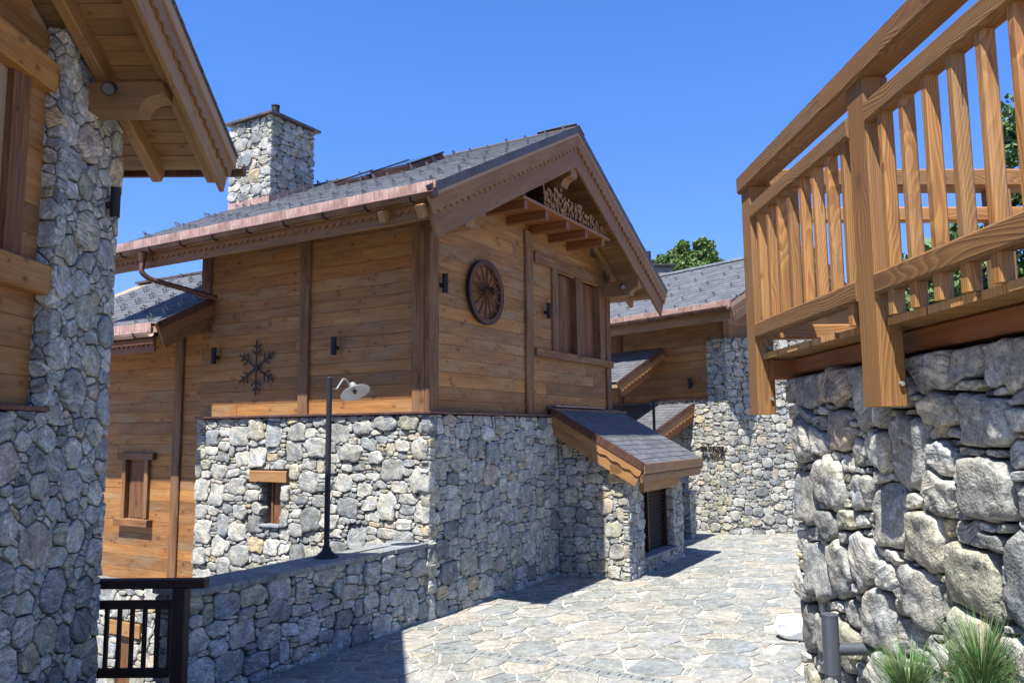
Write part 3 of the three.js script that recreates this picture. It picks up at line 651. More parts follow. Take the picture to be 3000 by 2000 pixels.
  for (let z = 0.55; z > -6.5; z -= 0.77) part(T, 'bracket', [bare(bracketGeo(0.07).applyMatrix4(basis([-1.13, 5.685, z], [0, 0, 1], [0, 1, 0])))], MAT.black, gut);
  part(T, 'fascia', [bare(box(-0.99, -0.945, 5.40, 5.66, -6.5, 0.80, 0.006))], MAT.barge[1]);
  part(T, 'scalloped_board', [bare(plate(scalloped(-0.80, 6.5, 0, -0.11, 0.135, 0.03).reverse(), [-1.014, 5.655, 0], [0, 0, -1], [0, 1, 0], 0.022))], MAT.barge[0]);
  const dp = new THREE.CatmullRomCurve3([[-1.13, 5.62, -5.1], [-1.13, 5.45, -5.1], [-1.15, 5.3, -5.08], [-1.05, 5.2, -5.02], [-0.8, 5.13, -4.9], [0.0, 4.98, -4.62]].map(V), false, 'catmullrom', 0.3);
  part(T, 'downpipe', [bare(new THREE.TubeGeometry(dp, 40, 0.045, 10)), bare(rod([-1.13, 5.62, -5.1], [-1.13, 5.46, -5.1], 0.075, 0.05, 12))], MAT.copperDark);

  // ── wing roof (lower, to the far end of the eave side)
  const we = -0.98, wh = 4.43, wr = 2.3, ws = Math.atan(0.53), wc = Math.cos(ws), wsn = Math.sin(ws), wLen = (wr - we) / wc;
  const wslab = (x0, x1) => [[x0, wh - 0.03 + (x0 - we) * 0.53], [x0, wh - 0.14 + (x0 - we) * 0.53], [x1, wh - 0.14 + (x1 - we) * 0.53], [x1, wh - 0.03 + (x1 - we) * 0.53]];
  const wroof = part(T, 'wing_roof', [bare(plate(wslab(we, wr), [0, 0, -10.2], [1, 0, 0], [0, 1, 0], 5.08)), bare(plate(wslab(we, 0.1), [0, 0, -5.12], [1, 0, 0], [0, 1, 0], 0.27))], MAT.backing);
  slating(T, wroof, { o: [we - 0.02, wh - 0.01, -10.2], along: [0, 0, 1], upv: [wc, wsn, 0], n: [-wsn, wc, 0], len: 5.36, slope: wLen, w: 0.28, expo: 0.17, seed: 303, hooks: 1, hookRows: (i, j) => i % 4 === 1, skip: (x, y, q) => (q[2] > -5.14 && q[0] > 0.0) || q[2] < -9.4 });
  part(T, 'ridge_cap', [bare(box(wr - 0.12, wr + 0.12, wh + (wr - we) * 0.53 - 0.03, wh + (wr - we) * 0.53 + 0.03, -10.2, -5.13, 0.01))], MAT.verge);
  const wo = [we - 0.02, wh, -4.86], wex = [wc, wsn, 0], wey = [-wsn, wc, 0];
  part(T, 'barge_board', [bare(plate([[-0.03, -0.42], [1.2, -0.42], [1.2, 0.0], [-0.03, 0.0]], wo, wex, wey, 0.04))], MAT.barge[1]);
  part(T, 'scalloped_board', [bare(plate(scalloped(-0.03, 1.2, -0.07, -0.27, 0.135, 0.028).reverse(), [wo[0], wo[1], wo[2] + 0.042], wex, wey, 0.025))], MAT.barge[0]);
  part(T, 'verge_flashing', [bare(plate([[-0.03, -0.09], [1.2, -0.09], [1.2, 0.03], [-0.03, 0.03]], [wo[0], wo[1], wo[2] + 0.068], wex, wey, 0.015))], MAT.copperDark);
  part(T, 'copper_band', [bare(box(-1.03, -1.015, 4.28, 4.46, -10.2, -4.95, 0.003))], MAT.copper);
  const wg = part(T, 'gutter', [bare(gutterGeo(5.35, 0.07).applyMatrix4(basis([-1.1, 4.27, -10.2], [0, 0, 1], [0, 1, 0]))), bare(rod([-1.165, 4.275, -10.2], [-1.165, 4.275, -4.82], 0.011, 0.011, 6))], MAT.copper);
  for (let z = -5.2; z > -8; z -= 0.6) part(T, 'bracket', [bare(bracketGeo(0.072).applyMatrix4(basis([-1.1, 4.27, z], [0, 0, 1], [0, 1, 0])))], MAT.black, wg);
  part(T, 'fascia', [bare(box(-0.93, -0.89, 3.98, 4.22, -10.1, -4.98, 0.006)), bare(plate(scalloped(4.98, 9, 0, -0.1, 0.135, 0.03).reverse(), [-0.953, 4.2, 0], [0, 0, -1], [0, 1, 0], 0.02))], MAT.redbeam[1]);
  part(T, 'wing_soffit', [bare(plate([[-0.9, 4.2], [0.1, 4.73], [0.1, 4.76], [-0.9, 4.23]], [0, 0, -10.1], [1, 0, 0], [0, 1, 0], 5.2))], MAT.planed[2]);

  // ── chimney
  const ca = 1.6, cb = 2.76, z0 = -6.3, z1 = -5.13, cy = 9.0;
  const ch = part(T, 'chimney', [bare(box(ca + 0.04, cb - 0.04, 6.9, cy, z0 + 0.04, z1 - 0.04, 0.01))], MAT.mortar);
  const CR = { block: 1, rays: 12, rmin: 0.035, rmax: 0.13, flat: 3.2, joint: 0.004, proj: 0.035, depth: 0.07, n: 10 };
  const rl = (a) => 5.75 + 0.512 * (a + 1.2);
  rubbleFace(T, ch, { o: [ca, 0, z1], e: [0, 0, -1], n: [-1, 0, 0], poly: [[-0.03, rl(ca) + 0.12], [1.2, rl(ca) + 0.12], [1.2, cy], [-0.03, cy]], opts: { ...CR, seed: 401 } });
  rubbleFace(T, ch, { o: [ca, 0, z1], e: [1, 0, 0], n: [0, 0, 1], poly: [[-0.03, rl(ca) + 0.12], [1.19, rl(cb) + 0.12], [1.19, cy], [-0.03, cy]], opts: { ...CR, seed: 402 } });
  part(T, 'cap', [bare(box(ca - 0.10, cb + 0.12, cy + 0.0, cy + 0.055, z0 - 0.1, z1 + 0.12, 0.008))], MAT.verge, ch);
  part(T, 'flue_pipe', [bare(rod([ca + 0.34, cy + 0.05, z1 - 0.26], [ca + 0.34, cy + 0.34, z1 - 0.26], 0.085, 0.08, 20)), bare(rod([ca + 0.34, cy + 0.34, z1 - 0.26], [ca + 0.34, cy + 0.37, z1 - 0.26], 0.088, 0.088, 20))], MAT.black, ch);
  part(T, 'vent', [bare(rod([ca - 0.07, 8.15, z1 - 0.62], [ca - 0.045, 8.15, z1 - 0.62], 0.13, 0.13, 20))], MAT.steel, ch);
  part(T, 'vent', [bare(rod([ca + 0.7, 8.0, z1 + 0.03], [ca + 0.7, 8.0, z1 + 0.06], 0.09, 0.09, 16))], MAT.steel, ch);
  part(T, 'flashing', [bare(plate([[ca - 0.03, rl(ca) - 0.02], [cb, rl(cb) - 0.02], [cb, rl(cb) + 0.13], [ca - 0.03, rl(ca) + 0.13]], [0, 0, z1 + 0.0], [1, 0, 0], [0, 1, 0], 0.03)), bare(box(ca - 0.035, ca, rl(ca) - 0.05, rl(ca) + 0.13, z0, z1 + 0.03, 0.003))], MAT.copper, ch);
  // skylights
  for (const [b0, b1, up] of [[2.66, 3.52, 0.07], [1.70, 2.60, 0.11]]) {
    const q = [1.75, rl(1.75), -b1], ex = [ct, sn, 0];
    const sk = part(T, 'skylight', [bare(beam(1.15, up, b1 - b0, 0.01).applyMatrix4(basis([q[0] - sn * up / 2, q[1] + ct * up / 2, -(b0 + b1) / 2], ex, [-sn, ct, 0])))], MAT.copperDark);
    part(T, 'glass_pane', [bare(beam(1.02, 0.02, b1 - b0 - 0.14, 0.004).applyMatrix4(basis([q[0] + 0.06 - sn * (up + 0.012), q[1] + 0.03 + ct * (up + 0.012), -(b0 + b1) / 2], ex, [-sn, ct, 0])))], MAT.glass, sk);
    part(T, 'cover_frame', [bare(beam(1.2, 0.03, 0.07, 0.004).applyMatrix4(basis([q[0] - sn * (up + 0.02), q[1] + ct * (up + 0.02), -b0 - 0.03], ex, [-sn, ct, 0]))), bare(beam(1.2, 0.03, 0.07, 0.004).applyMatrix4(basis([q[0] - sn * (up + 0.02), q[1] + ct * (up + 0.02), -b1 + 0.03], ex, [-sn, ct, 0])))], MAT.black, sk);
  }
  finish(T);
}
// ───────────────────────── the little annex against the gable
const annex = thing('stone_annex', 'small stone lean-to with slate roof, scalloped barge board and louvred opening', 'annex', FRAME.main, [5.5, 0, 0.7]);
{
  const T = annex, A = 4.0, B = 6.95, Z = 1.37;
  const slope = Math.atan(0.56), c = Math.cos(slope), s = Math.sin(slope);
  const top = (z) => 3.0 - 0.56 * z;
  const body = part(T, 'stone_wall', [bare(plate([[0, 0], [-(Z - 0.04), 0], [-(Z - 0.04), top(Z) - 0.2], [0, top(0) - 0.2]].reverse(), [A + 0.04, 0, 0], [0, 0, -1], [0, 1, 0], 0.66)),
    bare(box(B - 0.6, B - 0.04, 0, 2.0, 0.0, Z - 0.04, 0.01)), bare(box(A + 0.5, B - 0.3, 0, 0.27, 0, Z - 0.04, 0.01)), bare(box(A + 0.5, B - 0.3, 1.5, 2.0, 0, Z - 0.04, 0.01)), bare(box(A + 0.5, B - 0.3, 0, 2, 0, Z - 0.25, 0.01))], MAT.mortar);
  const RUB = { block: 1, rays: 13, rmin: 0.032, rmax: 0.13, flat: 3, joint: 0.004, proj: 0.035, depth: 0.07, n: 10 };
  rubbleFace(T, body, { o: [A, 0, 0], e: [0, 0, -1], n: [-1, 0, 0], poly: [[-(Z + 0.03), -0.03], [-0.03, -0.03], [-0.03, 2.75], [-(Z + 0.03), 2.03]], opts: { ...RUB, seed: 501 } });
  rubbleFace(T, body, { o: [0, 0, Z], e: [1, 0, 0], n: [0, 0, 1], poly: [[A - 0.03, -0.03], [B, -0.03], [B, 1.86], [A - 0.03, 1.86]], holes: [[4.74, 6.34, 0.30, 1.50], [4.6, 6.5, 1.48, 1.70]], opts: { ...RUB, seed: 502 } });
  rubbleFace(T, body, { o: [6.34, 0, Z], e: [0, 0, -1], n: [-1, 0, 0], poly: [[-0.03, 0.32], [0.2, 0.32], [0.2, 1.5], [-0.03, 1.5]], opts: { ...RUB, seed: 503, proj: 0.02, rmax: 0.09 } });
  part(T, 'lintel', [bare(box(4.58, 6.50, 1.49, 1.69, Z - 0.12, Z + 0.09, 0.01))], MAT.trim[0]);
  part(T, 'sill', [bare(box(4.70, 6.42, 0.26, 0.315, Z - 0.22, Z + 0.085, 0.008))], MAT.cap);
  const lv = part(T, 'louvre', [bare(box(4.74, 6.34, 0.32, 1.5, Z - 0.245, Z - 0.225, 0.003))], MAT.backing);
  for (let y = 0.36; y < 1.48; y += 0.062) part(T, 'slat', [bare(bar([4.80, y, Z - 0.17], [6.32, y, Z - 0.17], 0.055, 0.012, [0, 1, 0.9], 0.002))], MAT.stain, lv);
  for (const x of [4.78, 5.30, 6.31]) part(T, 'frame', [bare(box(x - 0.025, x + 0.025, 0.32, 1.5, Z - 0.20, Z - 0.11, 0.004))], MAT.stain, lv);
  part(T, 'purlin', [bare(box(A - 0.22, A + 0.1, 1.86, 2.02, Z - 0.22, Z - 0.02, 0.01))], MAT.planed[1]);
  part(T, 'plank', [bare(box(A - 0.02, A + 0.02, 2.02, 2.2, Z - 0.5, Z - 0.1, 0.004))], MAT.trim[0]);
  // roof
  const a0 = 3.76, a1 = 7.06, ze = 1.76, up = [0, s, -c], n = [0, c, s], Ls = 1.76 / c;
  const roof = part(T, 'roof', [bare(bar([a0 + 0.03, top(ze / 2) - 0.09, ze / 2], [a1 - 0.02, top(ze / 2) - 0.09, ze / 2], 0.09, Ls - 0.03, [0, c, s], 0.01))], MAT.planed[2]);
  slating(T, roof, { o: [a0, top(ze) + 0.0, ze + 0.03], along: [1, 0, 0], upv: up, n, len: a1 - a0, slope: Ls, w: 0.27, expo: 0.16, seed: 511 });
  const o = [a0, top(ze) + 0.01, ze + 0.03], ex = up, ey = n;   // barge: plane x = a0, outer face towards -x
  const lay = (nm, pts, x, th, m) => part(T, nm, [bare(plate(pts, [x, o[1], o[2]], ex, ey, th))], m);
  lay('barge_board', [[-0.02, -0.42], [2.0, -0.42], [2.0, 0], [-0.02, 0]], a0 - 0.0 + 0.02, 0.04, MAT.trim[1]);
  lay('scalloped_board', scalloped(-0.02, 2.0, -0.07, -0.22, 0.26, 0.022).reverse(), a0 - 0.008, 0.026, MAT.trim[0]);
  lay('verge_flashing', [[-0.02, -0.10], [2.0, -0.10], [2.0, 0.035], [-0.02, 0.035]], a0 - 0.024, 0.015, MAT.copperDark);
  part(T, 'copper_band', [bare(box(a0 - 0.02, a1 + 0.02, top(ze) - 0.15, top(ze) + 0.02, ze + 0.035, ze + 0.05, 0.003))], MAT.trim[0]);
  part(T, 'gutter', [bare(box(a0 - 0.02, a1 + 0.02, top(ze) - 0.20, top(ze) - 0.155, ze - 0.02, ze + 0.03, 0.01))], MAT.copperDark);
  part(T, 'fascia', [bare(plate(scalloped(0, a1 - a0, 0, -0.10, 0.12, 0.02).reverse(), [a0, top(ze) - 0.20, ze - 0.04], [1, 0, 0], [0, 1, 0], 0.03))], MAT.planed[0]);
  part(T, 'wall_flashing', [bare(box(3.72, 7.2, 2.985, 3.03, 0.0, 0.085, 0.006))], MAT.copperDark);
  part(T, 'wall_flashing', [bare(box(3.95, 6.2, 3.06, 3.085, -0.1, 0.02, 0.004))], MAT.copper);
  finish(T);
}
// ───────────────────────── low wall in line with the gable, with its capping
const low = thing('low_stone_wall', 'low rubble stone wall with flat slab top carrying the black lamp post', 'wall', FRAME.main, [-2, 0, -0.28]);
{
  const T = low, RUB = { block: 1, rmin: 0.035, rmax: 0.16, mids: 0.5, joint: 0.005, proj: 0.045, depth: 0.10, n: 13 };
  const core = part(T, 'wall_core', [bare(box(-3.86, -0.02, -2.6, 1.0, -0.46, -0.105, 0.01))], MAT.mortar);
  rubbleFace(T, core, { o: [0, 0, -0.04], e: [1, 0, 0], n: [0, 0, 1], poly: [[-3.94, -0.03], [-0.03, -0.03], [-0.03, 1.0], [-3.94, 1.02]], opts: { ...RUB, seed: 601 } });
  rubbleFace(T, core, { o: [-3.9, 0, 0], e: [0, 0, -1], n: [-1, 0, 0], poly: [[0.03, -1.6], [0.53, -1.6], [0.53, 1.02], [0.03, 1.02]], opts: { ...RUB, rmax: 0.12, flat: 4, seed: 602 } });
  const r = rng(9); let x = -3.97;
  while (x < -0.06) {
    const l = Math.min(0.45 + r() * 0.5, -0.04 - x);
    const pts = [[x + 0.004, 0.53], [x + l - 0.004, 0.53 + r() * 0.02], [x + l - 0.004, -r() * 0.03], [x + 0.004, -r() * 0.03]];
    part(T, 'coping_slab', [bare(plate(pts, [0, 1.012, 0], [1, 0, 0], [0, 0, -1], 0.045 + r() * 0.012, 0.004))], pick(r, [MAT.cap, PAVE[0], PAVE[2], PAVE[4]]));
    x += l;
  }
  finish(T);
}
// ───────────────────────── dark railing between the left chalet and the low wall
{
  const T = thing('timber_railing', 'dark stained wooden railing between left stone wall and low wall', 'railing', FRAME.world, [-3.6, 0, -7.9]);
  const z = -7.9;
  part(T, 'handrail', [bare(box(-4.12, -2.98, 1.13, 1.215, z - 0.07, z + 0.06, 0.01))], MAT.stain);
  part(T, 'rail', [bare(box(-4.12, -3.28, 0.935, 1.015, z - 0.03, z + 0.03, 0.008))], MAT.stain);
  part(T, 'rail', [bare(box(-4.12, -3.28, 0.30, 0.385, z - 0.03, z + 0.03, 0.008))], MAT.stain);
  part(T, 'post', [bare(box(-3.29, -3.155, -0.3, 1.13, z - 0.065, z + 0.065, 0.01))], MAT.stain);
  for (let i = 0; i < 7; i++) { const x = -4.05 + i * 0.122; part(T, 'baluster', [bare(box(x - 0.018, x + 0.018, 0.385, 0.935, z - 0.02, z + 0.02, 0.004))], MAT.stain); }
}
// ───────────────────────── the chalet on the left: gable wall faces +x, roof falls towards -z
{
  const T = thing('chalet', 'chalet with rough stone corner pillar and wide wooden eave overhanging the dark railing', 'chalet', FRAME.world, [-3.9, 0, -7.6]);
  const X = -3.9, zc = -7.62;
  const RUB = { rmin: 0.04, rmax: 0.19, aspect: 1.05, flat: 1.6, joint: 0.007, proj: 0.038, depth: 0.11, n: 14, bumpy: 0.07 };
  const roofH = (z) => 5.62 + 0.475 * (z + 8.4);               // slates
  const base = part(T, 'stone_wall', [bare(box(-9.5, X - 0.065, -2.6, 2.80, zc + 0.035, -0.5, 0.01)), bare(plate([[7.585, 2.7], [6.66, 2.7], [6.66, roofH(-6.66) - 0.34], [7.585, roofH(-7.585) - 0.34]].reverse().map(([a, b]) => [a, b]), [X - 0.5, 0, 0], [0, 0, -1], [0, 1, 0], 0.435))], MAT.mortar);
  rubbleFace(T, base, { o: [X, 0, 0], e: [0, 0, 1], n: [1, 0, 0], poly: [[zc - 0.03, 0.0], [-2.4, 0.0], [-2.4, roofH(-2.4) - 0.34], [zc - 0.03, roofH(zc) - 0.34]], holes: [[-6.63, -2, 2.8, 11]], opts: { ...RUB, seed: 701 } });
  rubbleFace(T, base, { o: [X, 0, -6.63], e: [-1, 0, 0], n: [0, 0, 1], poly: [[-0.03, 2.8], [0.16, 2.8], [0.16, roofH(-6.63) - 0.3], [-0.03, roofH(-6.63) - 0.3]], opts: { ...RUB, rmax: 0.12, rmin: 0.06, seed: 703 } });
  part(T, 'ledge', [bare(box(-4.1, X + 0.05, 2.80, 2.84, -6.62, -2.3, 0.006))], MAT.copperDark);
  const wood = part(T, 'timber_wall', [bare(box(-9.5, -4.07, 2.8, 5.9, -6.66, -0.5, 0.01)), bare(plate([[6.66, 5.8], [4.0, 5.8], [4.0, roofH(-4) - 0.3], [6.66, roofH(-6.66) - 0.3]].reverse(), [-4.4, 0, 0], [0, 0, -1], [0, 1, 0], 0.33))], MAT.backing);
  boarding(T, wood, { o: [-4.065, 0, 0], e: [0, 0, 1], n: [1, 0, 0], y0: 2.84, y1: 7.2, span: (h) => [Math.max(-6.64, h > 6 ? -8.4 + (h - 5.2) / 0.475 : -9), -2.4], holes: [[-6.24, -4.9, 4.04, 5.58]], rowH: 0.23, seed: 711 });
  const win = part(T, 'window', [bare(box(-4.2, -4.17, 4.0, 5.6, -6.3, -4.6))], MAT.backing);
  part(T, 'header', [bare(box(-4.06, -3.93, 5.56, 5.82, -6.66, -4.6, 0.015))], MAT.plank[4], win);
  part(T, 'sill', [bare(box(-4.06, -3.90, 3.78, 4.03, -6.64, -4.6, 0.015))], MAT.plank[1], win);
  part(T, 'frame', [bare(box(-4.14, -4.0, 4.03, 5.56, -6.36, -6.14, 0.012))], MAT.shutter[0], win);
  for (let i = 0; i < 7; i++) part(T, 'shutter_board', [bare(box(-4.15, -4.11, 4.03, 5.56, -6.13 + i * 0.17, -5.965 + i * 0.17, 0.006))], MAT.shutter[(i + 1) % 3], win);
  // roof
  const s = Math.atan(0.475), c = Math.cos(s), n = Math.sin(s), xr = -3.0, xl = -10;
  const slab = [[-8.4, -0.03], [-3.9, -0.03], [-3.9, -0.15], [-8.4, -0.15]].map(([z, d]) => [-z, roofH(z) + d]);
  const roof = part(T, 'roof', [bare(plate(slab, [xl, 0, 0], [0, 0, -1], [0, 1, 0], xr - xl)), bare(plate([[3.9, roofH(-3.9) - 0.03], [-0.8, roofH(-3.9) - 0.03 - 4.7 * 0.475], [-0.8, roofH(-3.9) - 0.15 - 4.7 * 0.475], [3.9, roofH(-3.9) - 0.15]], [xl, 0, 0], [0, 0, -1], [0, 1, 0], xr - xl))], MAT.backing);
  slating(T, roof, { o: [xr - 1.48, roofH(-8.43), -8.43], along: [1, 0, 0], upv: [0, n, c], n: [0, c, -n], len: 1.5, slope: 4.9, w: 0.3, expo: 0.185, seed: 721 });
  part(T, 'roof_slope', [bare(plate([[8.43, roofH(-8.43)], [3.9, roofH(-3.9)], [3.9, roofH(-3.9) + 0.025], [8.43, roofH(-8.43) + 0.025]], [xl, 0, 0], [0, 0, -1], [0, 1, 0], xr - xl - 1.5))], MAT.slate[0]);
  // soffit boards run across, rafters run up the slope
  const rs = rng(72), U0 = [0, n, c], Lr = 4.6 / c;
  const at = (t, d) => [roofH(-8.4) + t * n + d * c, -8.4 + t * c - d * n];
  for (let t = 0.03; t < 4.7; t += 0.165) { const [y, z] = at(t + 0.08, -0.165); piece(T, roof, 'soffit_board', { geo: bare(bar([-5.2, y, z], [xr - 0.05, y, z], 0.022, 0.16, [0, c, -n], 0.004)), mat: pick(rs, MAT.planed), c: [-3.4, y, z], area: 0.2 }); }
  const raf = (x, t0, t1, hh, w, m = MAT.planed[1]) => { const a = at(t0, -0.18 - hh / 2), b = at(t1, -0.18 - hh / 2); part(T, 'rafter', [bare(bar([x, a[0], a[1]], [x, b[0], b[1]], hh, w, [0, c, -n], 0.01))], m); };
  raf(-3.80, -0.02, 4.2, 0.17, 0.11); raf(-3.20, -0.02, 4.4, 0.19, 0.12); raf(-4.6, -0.02, 1, 0.17, 0.11);
  const ex = U0, ey = [0, c, -n], oy = roofH(-8.4), oz = -8.4;   // ex × ey = -x
  const lay = (nm, pts, x, th, m) => part(T, nm, [bare(plate(pts, [x + th, oy, oz], ex, ey, th))], m);
  lay('barge_board', [[-0.02, -0.50], [4.9, -0.50], [4.9, -0.16], [-0.02, -0.16]], -3.10, 0.045, MAT.trim[1]);
  lay('scalloped_board', scalloped(-0.02, 4.9, -0.05, -0.28, 0.135, 0.028).reverse(), -3.05, 0.028, MAT.planed[2]);
  lay('verge_flashing', [[-0.02, -0.09], [4.9, -0.09], [4.9, 0.03], [-0.02, 0.03]], -3.018, 0.016, MAT.verge);
  part(T, 'eave_flashing', [bare(box(-9.9, -3.03, roofH(-8.4) - 0.21, roofH(-8.4) - 0.02, -8.44, -8.42, 0.003))], MAT.copperDark);
  part(T, 'gutter', [bare(gutterGeo(6.95, 0.07).applyMatrix4(basis([-9.9, roofH(-8.4) - 0.12, -8.52], [1, 0, 0], [0, 1, 0]))), bare(rod([-2.96, roofH(-8.4) - 0.12, -8.52], [-2.95, roofH(-8.4) - 0.12, -8.52], 0.07, 0.07, 12))], MAT.copperDark);
  part(T, 'purlin', [bare(purlin(0.76, 0.27, 0.23).applyMatrix4(basis([-3.95, 5.685, -7.08], [1, 0, 0], [0, 1, 0])))], MAT.planed[2]);
  finish(T);
}
// ───────────────────────── the terrace on the right: stone wall, deck and larch balustrade (frame right: -z away from the camera)
{
  const T = thing('stone_wall', 'tall wall of large rough boulders carrying the wooden deck', 'wall', FRAME.right, [1.6, 0, -2.5]);
  const X = 1.58, end = -4.08;
  const core = part(T, 'wall_core', [bare(box(X + 0.085, 4.2, -0.2, 2.85, end + 0.05, 0.8, 0.02))], MAT.mortar);
  const RUB = { block: 1, rays: 28, rmin: 0.02, rmax: 0.13, flat: 2.4, bigs: 0.3, mids: 0.4, turn: 1.7, grow: 1.4, joint: 0.006, proj: 0.06, depth: 0.12, n: 26, big: 0.22, rough: 0.05, tilt: 0.26, bumpy: 0.06, fine: 0.003,
    rings: [[0, -1], [0, 0.3], [0.025, 0.66], [0.08, 0.88], [0.17, 0.97], [0.3, 1], [0.46, 1], [0.64, 1], [0.82, 1]] };
  rubbleFace(T, core, { o: [X, 0, 0], e: [0, 0, 1], n: [-1, 0, 0], poly: [[end - 0.06, 0.9], [-2.0, 0.9], [-2.0, 2.87], [end - 0.06, 2.87]], opts: { ...RUB, seed: 802 } });
  rubbleFace(T, core, { o: [X, 0, end], e: [1, 0, 0], n: [0, 0, -1], poly: [[0.09, 0.6], [1.2, 0.6], [1.2, 2.8], [0.09, 2.8]], opts: { ...RUB, rays: 13, fine: 0, rings: undefined, seed: 803 } });
  rubbleFace(T, core, { o: [X, 0, 0], e: [0, 0, 1], n: [-1, 0, 0], poly: [[end - 0.06, 0.0], [-0.2, 0.0], [-0.2, 0.9], [end - 0.06, 0.9]], opts: { ...RUB, rays: 12, fine: 0, rmin: 0.06, rings: undefined, seed: 804 } });
  rubbleFace(T, core, { o: [X, 0, 0], e: [0, 0, 1], n: [-1, 0, 0], poly: [[-2.0, 0.9], [-0.2, 0.9], [-0.2, 2.8], [-2.0, 2.8]], opts: { ...RUB, rays: 12, fine: 0, rmin: 0.06, rings: undefined, seed: 805 } });
  finish(T);
}
{
  const T = thing('terrace_deck', 'raised larch deck with posts and slatted balustrade on top of the boulder wall', 'deck', FRAME.right, [1.6, 2.8, -2.5]);
  const X = 1.40, r = rng(88);
  // boards run inwards from the edge; their weathered ends make the deck's rim
  for (let z = -4.21; z < 0; z += 0.139) { const x0 = 1.418 + (r() - 0.5) * 0.02, y = 2.985 + (r() - 0.5) * 0.003, b = bar([x0, y, z + 0.0675], [4.0, y, z + 0.0675], 0.028, 0.133, [0, 1, 0], 0.003); const o = part(T, 'deck_board', b, pick(r, [MAT.larch[0], MAT.larch[1], MAT.larch[2]])); o.material = [o.material, MAT.deckEnd]; }
  part(T, 'beam', [bare(box(1.56, 1.66, 2.885, 2.968, -4.12, 0.5, 0.008))], MAT.redbeam[0]);
  part(T, 'beam', [bare(box(1.80, 1.9, 2.87, 2.968, -4.16, 0.5, 0.008))], MAT.redbeam[1]);
  part(T, 'beam', [bare(box(1.45, 4.0, 2.86, 2.966, -4.18, -4.10, 0.008))], MAT.redbeam[1]);
  part(T, 'beam', [bare(box(2.6, 2.7, 2.87, 2.968, -4.16, 0.5, 0.008))], MAT.redbeam[1]);
  // posts, two timbers each
  for (const z of [-4.245, -2.90, -1.55, -0.2]) {
    const p = part(T, 'post', [bare(box(X - 0.01, X + 0.085, 2.68, 3.915, z - 0.075, z + 0.075, 0.008))], MAT.larchGrey[2]);
    for (const y of [2.76, 3.03]) part(T, 'bolt', [bare(rod([X + 0.06, y, z + 0.076], [X + 0.06, y, z + 0.088], 0.009, 0.009, 8))], MAT.steel, p);
  }
  part(T, 'handrail', [bare(box(X - 0.03, X + 0.088, 3.917, 4.02, -4.33, 0.5, 0.012))], MAT.larchGrey[0]);
  const spans = [[-4.17, -2.975], [-2.825, -1.625], [-1.475, -0.275]];
  for (const [a, b] of spans) {
    part(T, 'rail', [bare(box(X - 0.018, X + 0.05, 3.735, 3.815, a, b, 0.008))], MAT.larchGrey[0]);
    part(T, 'rail', [bare(box(X - 0.018, X + 0.05, 3.085, 3.165, a, b, 0.008))], MAT.larchGrey[1]);
    const n = 8, st = (b - a) / (n + 0.15);
    for (let i = 0; i < n; i++) { const z = a + st * (i + 0.6); part(T, 'baluster', [bare(box(X - 0.004, X + 0.042, 3.165, 3.735, z - 0.022, z + 0.022, 0.009))], MAT.larch[[1, 3, 0, 1, 3, 1, 0, 3][(i * 5 + 3) % 8]]); }
    for (let i = a < -4 ? n - 1 : 0; i < n; i++) { const z = a + st * (i + 0.6); part(T, 'baluster_foot', [bare(box(X - 0.004, X + 0.042, 3.0, 3.085, z - 0.022, z + 0.022, 0.006))], MAT.larch[1]); }
  }
  // return rails at the far end
  part(T, 'handrail', [bare(box(X + 0.09, 4.1, 3.917, 4.02, -4.32, -4.18, 0.012))], MAT.larchGrey[2]);
  part(T, 'rail', [bare(box(X + 0.09, 4.1, 3.735, 3.815, -4.28, -4.22, 0.008))], MAT.larch[1]);
  part(T, 'rail', [bare(box(X + 0.09, 4.1, 3.085, 3.165, -4.28, -4.22, 0.008))], MAT.larch[1]);
  for (const x of [2.75, 3.95]) part(T, 'post', [bare(box(x, x + 0.1, 2.8, 3.915, -4.31, -4.19, 0.008))], MAT.larch[0]);
  finish(T);
}
